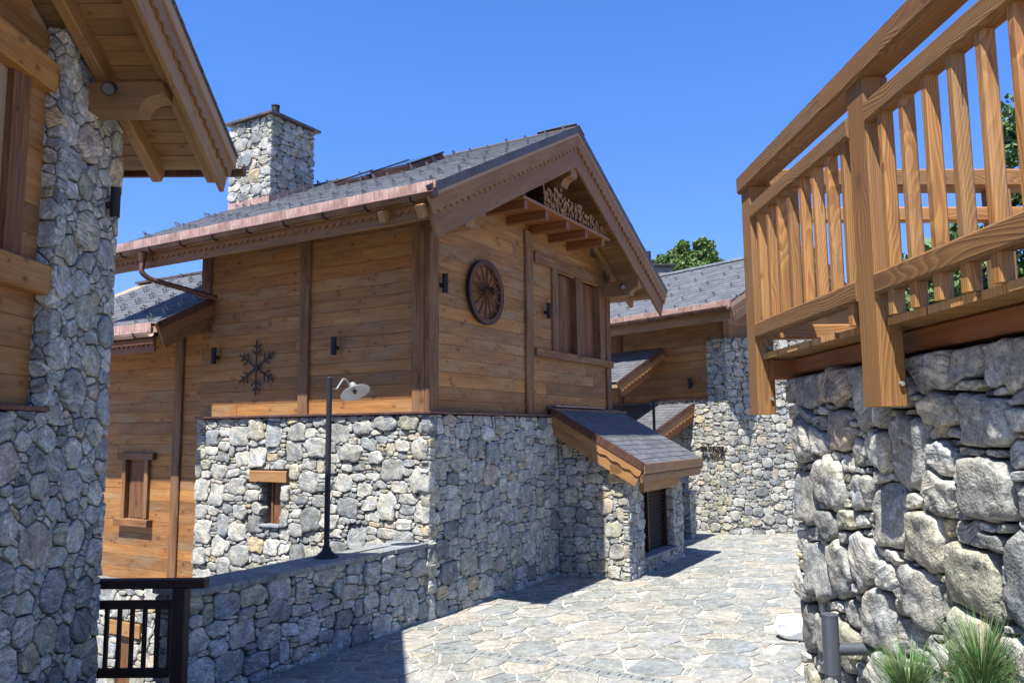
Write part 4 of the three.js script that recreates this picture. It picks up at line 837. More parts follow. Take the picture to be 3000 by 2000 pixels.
// ───────────────────────── the chalet at the back (frame back)
{
  const T = thing('chalet', 'chalet behind the annex with slate roof, copper gutter and dark lettering on its stone wall', 'chalet', FRAME.back, [0, 0, 0]);
  const RUB = { block: 1, rays: 11, rmin: 0.028, rmax: 0.12, flat: 3.6, joint: 0.004, proj: 0.04, depth: 0.08, n: 8 };
  const base = part(T, 'stone_wall', [bare(box(0.04, 6, -0.5, 3.38, -6.5, -0.04, 0.01)), bare(box(0.04, 6, 3.3, 4.95, -0.56, -0.04, 0.01))], MAT.mortar);
  rubbleFace(T, base, { o: [0, 0, 0], e: [0, 0, -1], n: [-1, 0, 0], poly: [[-0.04, -0.03], [2.6, -0.03], [2.6, 4.95], [-0.04, 4.95]], holes: [[0.58, 9, 3.42, 9]], opts: { ...RUB, seed: 901 } });
  part(T, 'stone_flank', [bare(new THREE.ExtrudeGeometry(new THREE.Shape([[0.05, 0.0], [5.05, -3.16], [5.05, 0.3], [0.05, 0.1]].map((q) => new THREE.Vector2(...q))), { depth: 5.4, bevelEnabled: false }).rotateX(-Math.PI / 2).translate(0, -0.5, 0))], MAT.mortar);
  rubbleFace(T, base, { o: [0, 0, 0], e: [0.845, 0, 0.534], n: [-0.534, 0, 0.845], poly: [[-0.02, -0.03], [6.0, -0.03], [6.0, 4.95], [-0.02, 4.95]], opts: { ...RUB, seed: 903 } });
  const wood = part(T, 'timber_wall', [bare(box(0.12, 5.5, 3.38, 5.9, -6.5, -0.1, 0.01)), bare(plate([[0.12, 5.8], [5.5, 5.8], [2.75, 7.3]], [0, 0, -6.4], [1, 0, 0], [0, 1, 0], 6.28))], MAT.backing);
  boarding(T, wood, { o: [0.115, 0, 0], e: [0, 0, -1], n: [-1, 0, 0], y0: 3.4, y1: 5.9, span: (h) => [h < 4.95 ? 0.58 : 0.02, 6.4], seed: 911, rowH: 0.21 });
  boarding(T, wood, { o: [0, 0, -0.1], e: [1, 0, 0], n: [0, 0, 1], y0: 4.95, y1: 7.0, span: (h) => [Math.max(0.1, 2.75 - (7.3 - h) / 0.545 - 0.2), Math.min(4.5, 2.75 + (7.3 - h) / 0.545 + 0.2)], seed: 912 });
  part(T, 'post', [bare(box(0.02, 0.24, 4.95, 5.8, -0.24, -0.02, 0.01))], MAT.post[0]);
  part(T, 'post', [bare(box(0.05, 0.16, 3.4, 5.9, -3.9, -3.7, 0.01))], MAT.post[1]);
  const m = 0.52, th = Math.atan(m), c = Math.cos(th), s = Math.sin(th), ae = -0.9, he = 5.68, ar = 2.75, hr = he + (ar - ae) * m;
  const roof = part(T, 'roof', [bare(plate([[ae, he - 0.03], [ar, hr - 0.03], [ar, hr - 0.15], [ae, he - 0.15]], [0, 0, -7.2], [1, 0, 0], [0, 1, 0], 8.1)), bare(plate([[2 * ar - ae, he - 0.03], [ar, hr - 0.03], [ar, hr - 0.15], [2 * ar - ae, he - 0.15]], [0, 0, -7.2], [1, 0, 0], [0, 1, 0], 8.1))], MAT.backing);
  slating(T, roof, { o: [ae - 0.02, he - 0.01, -7.2], along: [0, 0, 1], upv: [c, s, 0], n: [-s, c, 0], len: 8.1, slope: (ar - ae) / c, w: 0.34, expo: 0.2, seed: 921, hooks: 2, hookRows: (i, j) => j % 3 === 1 && (i + j) % 3 === 0 });
  part(T, 'ridge_cap', [bare(box(ar - 0.13, ar + 0.13, hr - 0.02, hr + 0.05, -7.2, 0.92, 0.01))], MAT.cap);
  part(T, 'roof_slope', [bare(plate([[2 * ar - ae, he], [ar, hr], [ar, hr + 0.02], [2 * ar - ae, he + 0.02]], [0, 0, -7.2], [1, 0, 0], [0, 1, 0], 8.1))], MAT.slate[1]);
  part(T, 'copper_band', [bare(box(ae - 0.05, ae - 0.035, he - 0.12, he + 0.06, -7.2, 0.92, 0.003))], MAT.copper);
  const gut = part(T, 'gutter', [bare(gutterGeo(8.1, 0.075).applyMatrix4(basis([ae - 0.12, he - 0.12, -7.2], [0, 0, 1], [0, 1, 0]))), bare(rod([ae - 0.19, he - 0.115, -7.2], [ae - 0.19, he - 0.115, 0.94], 0.011, 0.011, 6))], MAT.copperDark);
  for (let z = 0.5; z > -5; z -= 0.7) part(T, 'bracket', [bare(bracketGeo(0.078).applyMatrix4(basis([ae - 0.12, he - 0.12, z], [0, 0, 1], [0, 1, 0])))], MAT.black, gut);
  part(T, 'fascia', [bare(box(ae + 0.05, ae + 0.10, he - 0.42, he - 0.15, -7.1, 0.85, 0.006))], MAT.planed[2]);
  part(T, 'soffit', [bare(plate([[ae + 0.1, he - 0.2], [0.2, he - 0.2 + (0.2 - ae - 0.1) * m], [0.2, he - 0.17 + (0.2 - ae - 0.1) * m], [ae + 0.1, he - 0.17]], [0, 0, -7.1], [1, 0, 0], [0, 1, 0], 7.95))], MAT.planed[0]);
  for (const sgn of [-1, 1]) {
    const ex = sgn < 0 ? [c, s, 0] : [-c, s, 0], ey = sgn < 0 ? [-s, c, 0] : [s, c, 0], o = [sgn < 0 ? ae : 2 * ar - ae, he, sgn < 0 ? 0.8 : 0.84], L = (ar - ae) / c;
    part(T, 'barge_board', [bare(plate([[-0.03, -0.5], [L - 0.25, -0.5], [L - 0.1, -0.2], [-0.03, -0.2]], o, ex, ey, 0.04))], MAT.trim[1]);
    part(T, 'scalloped_board', [bare(plate(scalloped(-0.03, L - 0.15, -0.08, -0.30, 0.15, 0.03), [o[0], o[1], o[2] + 0.045 * -sgn * (sgn < 0 ? 1 : -1)], ex, ey, 0.03))], MAT.trim[0]);
    part(T, 'verge_flashing', [bare(plate([[-0.03, -0.09], [L, -0.09], [L, 0.03], [-0.03, 0.03]], [o[0], o[1], o[2] + 0.08], ex, ey, 0.015))], MAT.copperDark);
  }
  // two small lean-to roofs on the eave side
  const lean = (nm, b, out, h0, slopeT, len, seed) => {
    const t = Math.atan(slopeT), C = Math.cos(t), S = Math.sin(t), h1 = h0 - out * slopeT;
    const rf = part(T, nm, [bare(plate([[0.1, h0 - 0.03], [-out, h1 - 0.03], [-out, h1 - 0.14], [0.1, h0 - 0.14]], [0, 0, -b - len], [1, 0, 0], [0, 1, 0], len))], MAT.backing);
    slating(T, rf, { o: [-out - 0.02, h1, -b - len], along: [0, 0, 1], upv: [C, S, 0], n: [-S, C, 0], len, slope: out / C + 0.1, w: 0.3, expo: 0.18, seed });
    const o = [-out - 0.02, h1, -b], ex = [C, S, 0], ey = [-S, C, 0], L = out / C;
    part(T, 'barge_board', [bare(plate([[-0.02, -0.42], [L, -0.42], [L, 0], [-0.02, 0]], o, ex, ey, 0.04))], MAT.redbeam[0]);
    part(T, 'scalloped_board', [bare(plate(scalloped(-0.02, L, -0.1, -0.25, 0.15, 0.03), [o[0], o[1], o[2] + 0.042], ex, ey, 0.025))], MAT.trim[0]);
    part(T, 'verge_flashing', [bare(plate([[-0.02, -0.1], [L, -0.1], [L, 0.03], [-0.02, 0.03]], [o[0], o[1], o[2] + 0.07], ex, ey, 0.015))], MAT.copperDark);
  };
  lean('porch_roof', 2.14, 1.75, 4.83, 0.55, 3.5, 931);
  lean('porch_roof', 1.1, 1.5, 3.30, 0.47, 3.2, 932);
  part(T, 'ledge', [bare(box(-0.07, 0.12, 3.40, 3.44, -2.6, -0.6, 0.004))], MAT.copperDark);
  finish(T);
}
{
  const T = thing('low_stone_wall', 'end of a low stone wall just behind the louvred annex', 'wall', FRAME.main, [9.9, 0, -0.5]);
  const core = part(T, 'wall_core', [bare(box(9.74, 10.1, -0.1, 1.06, -2.2, 0.60, 0.01))], MAT.mortar);
  const RUB = { block: 1, rays: 11, rmin: 0.04, rmax: 0.12, flat: 2.6, joint: 0.004, proj: 0.035, depth: 0.06 };
  rubbleFace(T, core, { o: [9.7, 0, 0], e: [0, 0, -1], n: [-1, 0, 0], poly: [[-0.66, -0.02], [2.2, -0.02], [2.2, 1.1], [-0.66, 1.1]], opts: { ...RUB, seed: 951 } });
  rubbleFace(T, core, { o: [0, 0, 0.64], e: [1, 0, 0], n: [0, 0, 1], poly: [[9.68, -0.02], [10.13, -0.02], [10.13, 1.1], [9.68, 1.1]], opts: { ...RUB, seed: 952 } });
  part(T, 'coping_slab', [bare(box(9.64, 10.16, 1.09, 1.135, -2.2, 0.7, 0.006))], MAT.cap);
  finish(T);
}
// lettering on that wall
{
  const font = await new FontLoader().loadAsync('fonts/droid/droid_sans_bold.typeface.json');
  const T = thing('wall_sign', 'dark metal letters on the sunlit stone wall at the back', 'sign', FRAME.back, [-0.08, 2.12, -0.3]);
  let b = 0.80;
  for (const chr of 'BALTHAZAR') {
    const g = new TextGeometry(chr, { font, size: 0.15, depth: 0.03, curveSegments: 3 }); g.computeBoundingBox();
    g.scale(0.78, 1, 1); const w = g.boundingBox.max.x * 0.78; g.clearGroups();
    part(T, 'letter', [bare(g.applyMatrix4(basis([-0.10, 2.04, -b], [0, 0, 1], [0, 1, 0])))], MAT.iron);
    b -= w + 0.006;
  }
}
// chimney top of a further roof, between the gable and the trees
{
  const T = thing('chimney', 'small dark chimney with pipe above the roof behind the gable', 'chimney', FRAME.world, [5.1, 7.0, -28]);
  part(T, 'stack', [bare(box(4.85, 5.65, 5.0, 8.35, -28.4, -27.6, 0.02))], MAT.mortar);
  part(T, 'cap', [bare(box(4.7, 5.8, 8.35, 8.45, -28.5, -27.5, 0.02))], MAT.black);
  part(T, 'pipe', [bare(rod([4.92, 8.45, -28], [4.92, 9.0, -28], 0.1, 0.1, 14))], MAT.black);
}
// ───────────────────────── wagon wheel
{
  const T = thing('wagon_wheel', 'old brown wooden wagon wheel hung on the gable boards', 'wheel', FRAME.main, [1.6, 4.87, -0.07]);
  const cx = 1.6, cy = 4.87, z = -0.06, Rr = 0.53, N = 14;
  const ring = (r0, r1, t, z0) => { const s = new THREE.Shape(); s.absarc(0, 0, r1, 0, Math.PI * 2); const h = new THREE.Path(); h.absarc(0, 0, r0, 0, Math.PI * 2, true); s.holes.push(h); return bare(new THREE.ExtrudeGeometry(s, { depth: t, bevelEnabled: true, bevelSize: 0.004, bevelThickness: 0.004, bevelSegments: 1, curveSegments: 40 }).translate(cx, cy, z0)); };
  part(T, 'rim', [ring(0.445, 0.512, 0.05, z)], MAT.wheel[0]);
  part(T, 'iron_tyre', [ring(0.518, 0.532, 0.055, z - 0.002)], MAT.iron);
  for (let i = 0; i < N; i++) { const a = (i + 0.3) / N * Math.PI * 2, c = Math.cos(a), s = Math.sin(a); part(T, 'spoke', [bare(bar([cx + c * 0.08, cy + s * 0.08, z + 0.045], [cx + c * 0.447, cy + s * 0.447, z + 0.028], 0.03, 0.03, [-s, c, 0], 0.009))], MAT.wheel[i % 2]); }
  const hub = part(T, 'hub', [bare(new THREE.LatheGeometry([[0.0, 0], [0.075, 0], [0.085, 0.02], [0.1, 0.05], [0.1, 0.09], [0.075, 0.12], [0.062, 0.2], [0.062, 0.215], [0.03, 0.215], [0.03, 0.14], [0, 0.14]].map(([x, y]) => new THREE.Vector2(x, y)), 22).rotateX(Math.PI / 2).translate(cx, cy, z))], MAT.wheel[1]);
  part(T, 'hub_band', [bare(new THREE.CylinderGeometry(0.066, 0.066, 0.025, 22, 1, true).rotateX(Math.PI / 2).translate(cx, cy, z + 0.2))], MAT.iron, hub);
}
// ───────────────────────── snowflake
{
  const T = thing('snowflake', 'black metal snowflake ornament on the brown boards of the eave side', 'ornament', FRAME.main, [0.05, 3.71, -3.63]);
  const P = (x, y) => [0.05, 3.71 + y, -3.63 + x];
  for (let k = 0; k < 6; k++) {
    const a = Math.PI / 2 + k * Math.PI / 3, c = Math.cos(a), s = Math.sin(a), q = (l, w) => P(c * l - s * w, s * l + c * w), g = [];
    g.push(bare(bar(q(0.03, 0), q(0.47, 0), 0.014, 0.031, [1, 0, 0], 0.002)));
    for (const [l, d] of [[0.22, 0.11], [0.33, 0.075]]) for (const w of [-1, 1]) g.push(bare(bar(q(l, 0), q(l + d * 0.75, w * d), 0.012, 0.024, [1, 0, 0], 0.002)));
    part(T, 'arm', g, MAT.black);
  }
  part(T, 'hub', [bare(rod([0.04, 3.71, -3.63], [0.06, 3.71, -3.63], 0.055, 0.055, 6))], MAT.black);
  part(T, 'standoff', [bare(rod([0.06, 3.71, -3.63], [0.095, 3.71, -3.63], 0.012, 0.012, 6))], MAT.black);
}
// ───────────────────────── up-and-down wall lights
function wallLight(frame, p, n, label, L = 0.27, r = 0.045, m = MAT.black, off = 0.1) {
  const T = thing('wall_light', label, 'wall light', frame, p, 'cylindrical up and down wall lights');
  const c = [p[0] + n[0] * off, p[1], p[2] + n[2] * off];
  const b = part(T, 'body', [bare(rod([c[0], p[1] - L / 2, c[2]], [c[0], p[1] + L / 2, c[2]], r, r, 20))], m);
  part(T, 'rim', [bare(rod([c[0], p[1] + L / 2, c[2]], [c[0], p[1] + L / 2 + 0.008, c[2]], r * 1.03, r * 1.03, 20)), bare(rod([c[0], p[1] - L / 2 - 0.008, c[2]], [c[0], p[1] - L / 2, c[2]], r * 1.03, r * 1.03, 20))], m, b);
  part(T, 'lens', [bare(rod([c[0], p[1] - L / 2 - 0.0105, c[2]], [c[0], p[1] - L / 2 - 0.0085, c[2]], r * 0.8, r * 0.8, 16))], MAT.lampGlass, b);
  part(T, 'bracket', [bare(rod([p[0] - n[0] * 0.005, p[1] - L * 0.1, p[2] - n[2] * 0.005], [c[0] - n[0] * r * 0.6, p[1] - L * 0.1, c[2] - n[2] * r * 0.6], r * 0.75, r * 0.75, 16))], m);
}
wallLight(FRAME.main, [0.1, 3.96, -4.64], [-1, 0, 0], 'dark cylinder wall light left of the snowflake ornament');
wallLight(FRAME.main, [0.1, 3.96, -1.85], [-1, 0, 0], 'dark cylinder wall light on brown boards above the lamp post');
wallLight(FRAME.main, [0.40, 4.83, -0.1], [0, 0, 1], 'dark cylinder wall light on the gable between corner post and wagon wheel');
wallLight(FRAME.main, [3.75, 4.84, -0.1], [0, 0, 1], 'dark cylinder wall light left of the gable window shutters');
wallLight(FRAME.world, [-3.9, 4.82, -7.42], [1, 0, 0], 'dark cylinder wall light high on the stone corner pillar', 0.27, 0.045, MAT.black, 0.1);
wallLight(FRAME.right, [1.56, 1.711, -3.405], [-1, 0, 0], 'grey cylinder wall light low on the boulder wall above the pine', 0.225, 0.034, MAT.lightGrey, 0.165);
wallLight(FRAME.back, [0.1, 3.85, -1.18], [-1, 0, 0], 'small dark wall light on timber boards of the back chalet', 0.27, 0.05);
wallLight(FRAME.back, [0.55, 3.94, 0.38], [-0.534, 0, 0.845], 'small dark wall light on shaded stone of the back chalet', 0.27, 0.05);
// ───────────────────────── flood lights on the purlin ends
function flood(frame, p, d, label) {
  const T = thing('flood_light', label, 'flood light', frame, p, 'round flood lights on purlin ends');
  const D = V(d).normalize(), q = V(p), e = (t) => q.clone().addScaledVector(D, t).toArray();
  const h = part(T, 'housing', [bare(rod(e(0.0), e(0.11), 0.05, 0.062, 20)), bare(rod(e(-0.05), e(0.0), 0.03, 0.05, 20))], MAT.black);
  part(T, 'lens', [bare(rod(e(0.108), e(0.114), 0.05, 0.05, 20))], MAT.lampGlass, h);
  part(T, 'yoke', [bare(rod(e(-0.04), [p[0], p[1] - 0.02, p[2]], 0.016, 0.016, 8)), bare(rod([p[0], p[1], p[2]], [p[0] - D.x * 0.1, p[1] + 0.02, p[2] - D.z * 0.1], 0.014, 0.014, 8))], MAT.black);
}
flood(FRAME.main, [6.32, 5.66, 0.42], [-0.75, -0.35, 0.5], 'round flood light on the purlin beside the gable window');
flood(FRAME.world, [-3.62, 5.74, -6.9], [0.15, -0.5, 0.8], 'round flood light on the dark purlin under the left eave');
// ───────────────────────── firewood on the shelf under the gable
{
  const r = rng(41), label = 'split firewood log in the stack on the shelf under the gable';
  const geos = [0, 1, 2, 3, 4, 5].map((i) => {
    const q = rng(700 + i), R0 = 0.038 + q() * 0.006, pts = [], fl = q() * 6.28;
    for (let k = 0; k < 11; k++) { const a = k / 11 * Math.PI * 2, w = i % 2 && Math.cos(a - fl) > 0.45 ? 0.45 / Math.cos(a - fl) * 1.2 : 1; pts.push([Math.cos(a) * R0 * w * (0.95 + 0.1 * q()), Math.sin(a) * R0 * w * (0.95 + 0.1 * q())]); }
    const c = centre(pts);
    const g = new THREE.ExtrudeGeometry(new THREE.Shape(pts.map(([x, y]) => new THREE.Vector2(x - c[0], y - c[1]))), { depth: 0.34, bevelEnabled: false }); return g;
  });
  const ends = [mat([0.62, 0.56, 0.46], { map: WT.plank.map }), mat([0.50, 0.45, 0.38], { map: WT.plank2.map }), mat([0.74, 0.68, 0.56], { map: WT.plank.map })], bark = mat([0.09, 0.065, 0.045], { map: WT.old.map });
  for (let a = 2.42; a < 4.9; a += 0.07) {
    const topH = 6.83 - Math.max(0, a - 2.9) * 0.09 + 0.05 * Math.sin(a * 9) ;
    for (let y = 6.425, k = 0; y < topH - 0.02; y += 0.061, k++) {
      const m = new THREE.Mesh(pick(r, geos), [pick(r, ends), bark]); m.name = numbered('firewood_log');
      const p = toWorld(FRAME.main, [a + (k % 2) * 0.035 + (r() - 0.5) * 0.008, y + (r() - 0.5) * 0.006, 0.30 + (r() - 0.5) * 0.06]);
      m.position.set(...p); m.rotation.set(0, FRAME.main.r + (r() - 0.5) * 0.08, r() * 6.28, 'YXZ');
      m.userData = { label, category: 'firewood log', group: 'firewood stacked on the gable shelf' };
      scene.add(m);
    }
  }
}
// ───────────────────────── lamp post on the low wall
{
  const T = thing('lamp_post', 'slim black lamp post with white dish shade on the low wall', 'street lamp', FRAME.main, [-1.72, 1.06, -0.3]);
  const x = -1.72, z = -0.3;
  part(T, 'base', [bare(new THREE.LatheGeometry([[0.0, 0], [0.15, 0], [0.155, 0.025], [0.12, 0.045], [0.065, 0.09], [0.045, 0.14]].map(([a, b]) => new THREE.Vector2(a, b)), 24).translate(x, 1.06, z))], MAT.black);
  part(T, 'pole', [bare(rod([x, 1.15, z], [x, 3.30, z], 0.036, 0.036, 18)), bare(rod([x, 3.30, z], [x, 3.315, z], 0.04, 0.03, 18))], MAT.black);
  const arm = new THREE.CatmullRomCurve3([[x + 0.03, 3.17, z], [x + 0.13, 3.17, z], [x + 0.19, 3.23, z], [x + 0.26, 3.30, z], [x + 0.33, 3.28, z], [x + 0.365, 3.21, z + 0.01]].map(V));
  part(T, 'arm', [bare(new THREE.TubeGeometry(arm, 30, 0.012, 8))], MAT.steel);
  const tiltQ = new THREE.Quaternion().setFromUnitVectors(new THREE.Vector3(0, 1, 0), new THREE.Vector3(0.11, 0.85, -0.49).normalize());
  const put = (g) => bare(g.applyQuaternion(tiltQ).translate(x + 0.41, 3.15, z + 0.06));
  const sh = part(T, 'shade', [put(new THREE.LatheGeometry([[0.045, 0.045], [0.07, 0.03], [0.13, 0.012], [0.195, -0.022], [0.2, -0.027], [0.195, -0.03], [0.13, 0.002], [0.06, 0.018], [0.0, 0.02]].map(([a, b]) => new THREE.Vector2(a, b)), 32))], MAT.enamel);
  sh.material = MAT.enamel.clone(); sh.material.side = THREE.DoubleSide;
  part(T, 'socket', [put(new THREE.LatheGeometry([[0.0, 0.13], [0.03, 0.125], [0.05, 0.09], [0.055, 0.03], [0, 0.03]].map(([a, b]) => new THREE.Vector2(a, b)), 20))], MAT.steel, sh);
  part(T, 'bulb', [put(new THREE.SphereGeometry(0.032, 16, 12).translate(0, -0.015, 0))], MAT.lampGlass, sh);
}
{
  const T = thing('lamp_post', 'thin black pole standing behind the slate roof of the annex', 'street lamp', FRAME.world, [3.35, 0, -18.9]);
  part(T, 'pole', [bare(rod([3.35, 0, -18.9], [3.35, 3.35, -18.9], 0.035, 0.035, 12))], MAT.black);
  part(T, 'base', [bare(rod([3.35, 0, -18.9], [3.35, 0.1, -18.9], 0.13, 0.06, 16))], MAT.black);
}
// ───────────────────────── white boulder and pine by the right wall
{
  const g = new THREE.IcosahedronGeometry(0.24, 5), p = g.attributes.position;
  for (let i = 0; i < p.count; i++) { const v = new THREE.Vector3().fromBufferAttribute(p, i), k = 1 + 0.16 * noise3.noise(v.x * 4, v.y * 4, v.z * 4 + 3) - 0.22 * smooth(0.10, 0.02, Math.abs(v.y - 0.06 - v.x * 0.2)) * smooth(0.0, -0.1, v.x) * smooth(0.12, 0.05, Math.abs(v.z - 0.12)); p.setXYZ(i, v.x * k, v.y * k * 0.66, v.z * k); }
  g.computeVertexNormals();
  const m = new THREE.Mesh(g, MAT.white); m.name = 'white_boulder'; m.position.set(3.50, 0.135, -10.3);
  m.userData = { label: 'smooth white rock on the paving beside the boulder wall', category: 'rock' };
  scene.add(m);
}
{
  const T = thing('dwarf_pine', 'young pine with long green needles in front of the boulder wall', 'pine', FRAME.world, [1.3, 1.5, -2.45]);
  const r = rng(51), N = [], C = [], col = new THREE.Color(), stems = [];
  const tufts0 = [[1.17, 1.72, -2.55, 0.17], [1.32, 1.74, -2.5, 0.235], [1.42, 1.71, -2.42, 0.18], [1.25, 1.66, -2.42, 0.16], [1.38, 1.66, -2.6, 0.17], [1.47, 1.73, -2.56, 0.14], [1.10, 1.63, -2.48, 0.15], [1.33, 1.63, -2.35, 0.18], [1.5, 1.66, -2.45, 0.15]];
  const tufts = tufts0.map(([x, y, z, L]) => [1.3 + (x - 1.3) * 1.15 + 0.075, y + 0.0, z, L * 1.12]);
  for (const [x, y, z, L] of tufts) {
    stems.push(bare(rod([1.3 + (x - 1.3) * 0.2, 1.45, -2.48], [x, y, z], 0.012, 0.006, 6)));
    const lean = new THREE.Vector3((x - 1.3) * 1.6, 1, (z + 2.48) * 1.6).normalize();
    stems.push(bare(rod([x, y, z], [x + lean.x * L * 0.45, y + lean.y * L * 0.45, z + lean.z * L * 0.45], 0.007, 0.004, 6)));
    for (let i = 0; i < 520; i++) {
      const t = r() * 0.45, b = new THREE.Vector3(x, y, z).addScaledVector(lean, t * L);
      const a = r() * 6.283, sp = 0.3 + r() * 1.05, d = new THREE.Vector3(Math.cos(a) * sp, 0.4 + r() * 0.8, Math.sin(a) * sp).addScaledVector(lean, 0.5).normalize();
      const l = L * (0.55 + r() * 0.5), w = 0.0009, side = d.clone().cross(new THREE.Vector3(r() - 0.5, r() - 0.5, r() - 0.5)).normalize().multiplyScalar(w), side2 = d.clone().cross(side).normalize().multiplyScalar(w);
      const mid = b.clone().addScaledVector(d, l * 0.6), tip = b.clone().addScaledVector(d, l).add(new THREE.Vector3(0, -l * 0.04, 0));
      for (const [s] of [[side], [side2]]) { const p0 = b.clone().sub(s), p1 = b.clone().add(s), m0 = mid.clone().sub(s), m1 = mid.clone().add(s); N.push(...p0.toArray(), ...p1.toArray(), ...m1.toArray(), ...p0.toArray(), ...m1.toArray(), ...m0.toArray(), ...m0.toArray(), ...m1.toArray(), ...tip.toArray()); }
      const dry = r() < 0.08; col.setRGB(dry ? 0.26 : 0.085 + r() * 0.09, dry ? 0.20 : 0.17 + r() * 0.12, dry ? 0.10 : 0.045 + r() * 0.05);
      for (let k = 0; k < 18; k++) C.push(col.r, col.g, col.b);
    }
  }
  const g = new THREE.BufferGeometry(); g.setAttribute('position', new THREE.Float32BufferAttribute(N, 3)); g.setAttribute('color', new THREE.Float32BufferAttribute(C, 3)); g.computeVertexNormals();
  const mt = new THREE.MeshStandardMaterial({ vertexColors: true, roughness: 0.6, side: THREE.DoubleSide });
  part(T, 'stem', stems, MAT.shutter[1]);
  const nd = part(T, 'needles', g, mt); nd.userData.kind = 'stuff';
  // bed it grows in
  const bed = thing('planting_bed', 'stone edged earth bed at the foot of the boulder wall', 'planting bed', FRAME.right, [1.2, 0, -2.2]);
  part(bed, 'earth', [bare(box(0.9, 1.5, 0.0, 1.5, -2.9, -1.2, 0.05))], MAT.earth);
}
// ───────────────────────── trees
function tree(name, label, base, H, blobs, n, leaf, seed, trunkR, hue) {
  const T = thing(name, label, 'tree', FRAME.world, base, 'trees beyond the roofs');
  const r = rng(seed), P = [], C = [], limbs = [bare(rod(base, [base[0], base[1] + H * 0.7, base[2]], trunkR, trunkR * 0.45, 10))];
  const tot = blobs.reduce((s, b) => s + b[3] ** 2, 0);
  for (const [x, y, z, R0] of blobs) {
    limbs.push(bare(rod([base[0], base[1] + H * 0.4, base[2]], [x, y, z], trunkR * 0.4, trunkR * 0.1, 6)));
    const sub = []; for (let k = 0; k < 26; k++) { const v = new THREE.Vector3(r() - 0.5, r() - 0.5, r() - 0.5).normalize().multiplyScalar(R0 * (0.35 + 0.6 * Math.cbrt(r()))); sub.push([x + v.x, y + v.y * 0.85, z + v.z, R0 * (0.16 + 0.16 * r())]); }
    const cnt = Math.round(n * R0 * R0 / tot);
    for (let i = 0; i < cnt; i++) {
      const s = pick(r, sub), v = new THREE.Vector3(r() - 0.5, r() - 0.5, r() - 0.5).normalize().multiplyScalar(s[3] * Math.cbrt(r()));
      const c = new THREE.Vector3(s[0] + v.x, s[1] + v.y, s[2] + v.z), l = leaf * (0.6 + 0.8 * r());
      const a = new THREE.Vector3(r() - 0.5, r() - 0.5, r() - 0.5).normalize(), b = a.clone().cross(new THREE.Vector3(r() - 0.5, r() - 0.1, r() - 0.5)).normalize();
      const q = (i0, j0) => c.clone().addScaledVector(a, i0 * l).addScaledVector(b, j0 * l * 0.55).toArray();
      P.push(...q(-1, 0), ...q(0, -1), ...q(1, 0), ...q(-1, 0), ...q(1, 0), ...q(0, 1));
      const k = 0.75 + 0.5 * r(); for (let w = 0; w < 6; w++) C.push(hue[0] * k, hue[1] * k, hue[2] * k);
    }
  }
  const g = new THREE.BufferGeometry(); g.setAttribute('position', new THREE.Float32BufferAttribute(P, 3)); g.setAttribute('color', new THREE.Float32BufferAttribute(C, 3)); g.computeVertexNormals();
  part(T, 'trunk', limbs, MAT.shutter[1]);
  part(T, 'crown', g, new THREE.MeshStandardMaterial({ vertexColors: true, roughness: 0.7, side: THREE.DoubleSide }));
}
{
  const far = [[9.9, 12.1, -45.5, 1.2], [9.2, 11.9, -45.2, 0.9], [11.0, 12.4, -45.2, 0.8], [11.6, 11.9, -45.4, 0.9], [9.6, 12.0, -46, 1.6], [10.6, 12.6, -45, 1.15], [11.2, 12.0, -46, 1.2], [8.7, 11.4, -45, 1.1], [12.0, 11.2, -47, 1.3], [10.1, 11.0, -44.5, 1.6]];
  tree('broadleaf_tree', 'round green tree rising behind the back chalet roof', [10.2, 0, -46], 12, far, 60000, 0.10, 61, 0.35, [0.10, 0.17, 0.04]);
  tree('broadleaf_tree', 'tall leafy tree behind the deck at the edge of the picture', [7.1, 0, -9.5], 6, [[6.8, 6.2, -9.5, 0.65], [6.9, 5.5, -9.4, 0.8], [7.0, 4.7, -9.5, 0.9], [6.6, 4.9, -9.2, 0.5], [7.3, 6.4, -9.6, 0.9], [7.4, 5.2, -9.8, 1.0], [6.9, 3.8, -9.6, 0.9]], 16000, 0.055, 62, 0.14, [0.075, 0.14, 0.035]);
  tree('broadleaf_tree', 'bushy green tree seen low between the balusters', [6.2, 0, -10.5], 4.5, [[5.9, 4.6, -10.4, 0.75], [6.5, 4.9, -10.8, 0.85], [5.5, 4.1, -10.2, 0.7], [6.2, 3.9, -10.3, 0.9], [7.2, 4.4, -11, 1.0], [6.0, 3.2, -10.4, 0.8], [5.2, 3.4, -10.3, 0.6]], 16000, 0.06, 63, 0.12, [0.085, 0.15, 0.04]);
}
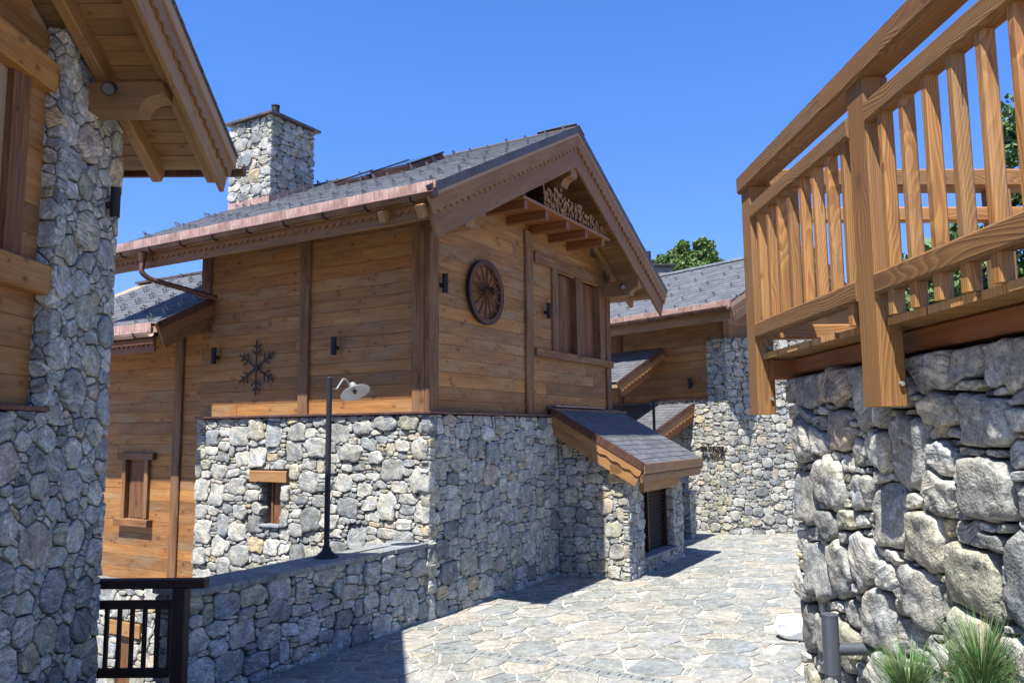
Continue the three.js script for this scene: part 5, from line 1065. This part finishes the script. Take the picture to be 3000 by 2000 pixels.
// ───────────────────────── ground: paved court above, lower ground behind the low wall
{
  const T = thing('plaza', 'court of irregular pale stone slabs with light joints', null, FRAME.main, [4, 0, 3], null, 'structure');
  const bed = part(T, 'jointing', [bare(box(-16, 30, -0.3, -0.006, -0.03, 22, 0.001)), bare(box(6.98, 30, -0.3, -0.006, -30, -0.031, 0.001))], MAT.grout);
  const up = [0, 0, -1];
  const r = rng(1001), P = (x, q, d) => [x, d, -q];
  const cells = rubble({ poly: [[-8, -9], [19, -9], [19, 0.0], [-8, 0.0]], rmin: 0.13, rmax: 0.37, aspect: 1.0, flat: 1.4, seed: 1002, pack: 0.74 });
  const far = rubble({ poly: [[6.99, 0.0], [19, 0.0], [19, 6], [6.99, 6]], rmin: 0.13, rmax: 0.37, aspect: 1.0, flat: 1.4, seed: 1003, pack: 0.74 });
  for (const cell of [...cells, ...far]) {
    const s = stoneGeo(cell, P, { joint: 0.015, n: 10, proj: 0.004, depth: 0.03, rough: 0.03, round: 0.07, tilt: 0.006, bumpy: 0.004, rings: [[0, -1], [0, 0.4], [0.03, 1]], grain: 6, flip: isFlipped([1, 0, 0], [0, 1, 0], up) }, r);
    if (s) piece(T, bed, 'paving_slab', { geo: s.geo, mat: pick(r, PAVE), c: s.c, area: s.area });
  }
  finish(T);
}
{
  const T = thing('drain_channel', 'narrow slotted grey drain cover set across the paving', 'drain', FRAME.main, [-1.07, 0, 2.3]);
  const slot = mat([0.01, 0.01, 0.01]);
  for (let z = 0.88; z < 3.6; z += 0.5) { const c = part(T, 'cover', [bare(box(-1.16, -0.98, -0.02, 0.012, z, z + 0.495, 0.003))], MAT.steel); for (let k = 0; k < 4; k++) part(T, 'slot', [bare(box(-1.11, -1.03, 0.0125, 0.0135, z + 0.06 + k * 0.122, z + 0.075 + k * 0.122, 0.0003))], slot, c); }
}
{
  const g = new THREE.PlaneGeometry(1600, 1600, 1, 1).rotateX(-Math.PI / 2); const uv = g.attributes.uv; for (let i = 0; i < uv.count; i++) uv.setXY(i, uv.getX(i) * 1600, uv.getY(i) * 1600);
  const m = new THREE.Mesh(g, MAT.gravel); m.name = 'ground'; m.position.y = -2.6; m.userData = { kind: 'structure', label: 'pale gravel ground of the lower court' };
  scene.add(m);
}
scene.traverse((o) => { if (o.isMesh) { o.castShadow = true; o.receiveShadow = true; } });
renderer.render(scene, camera);
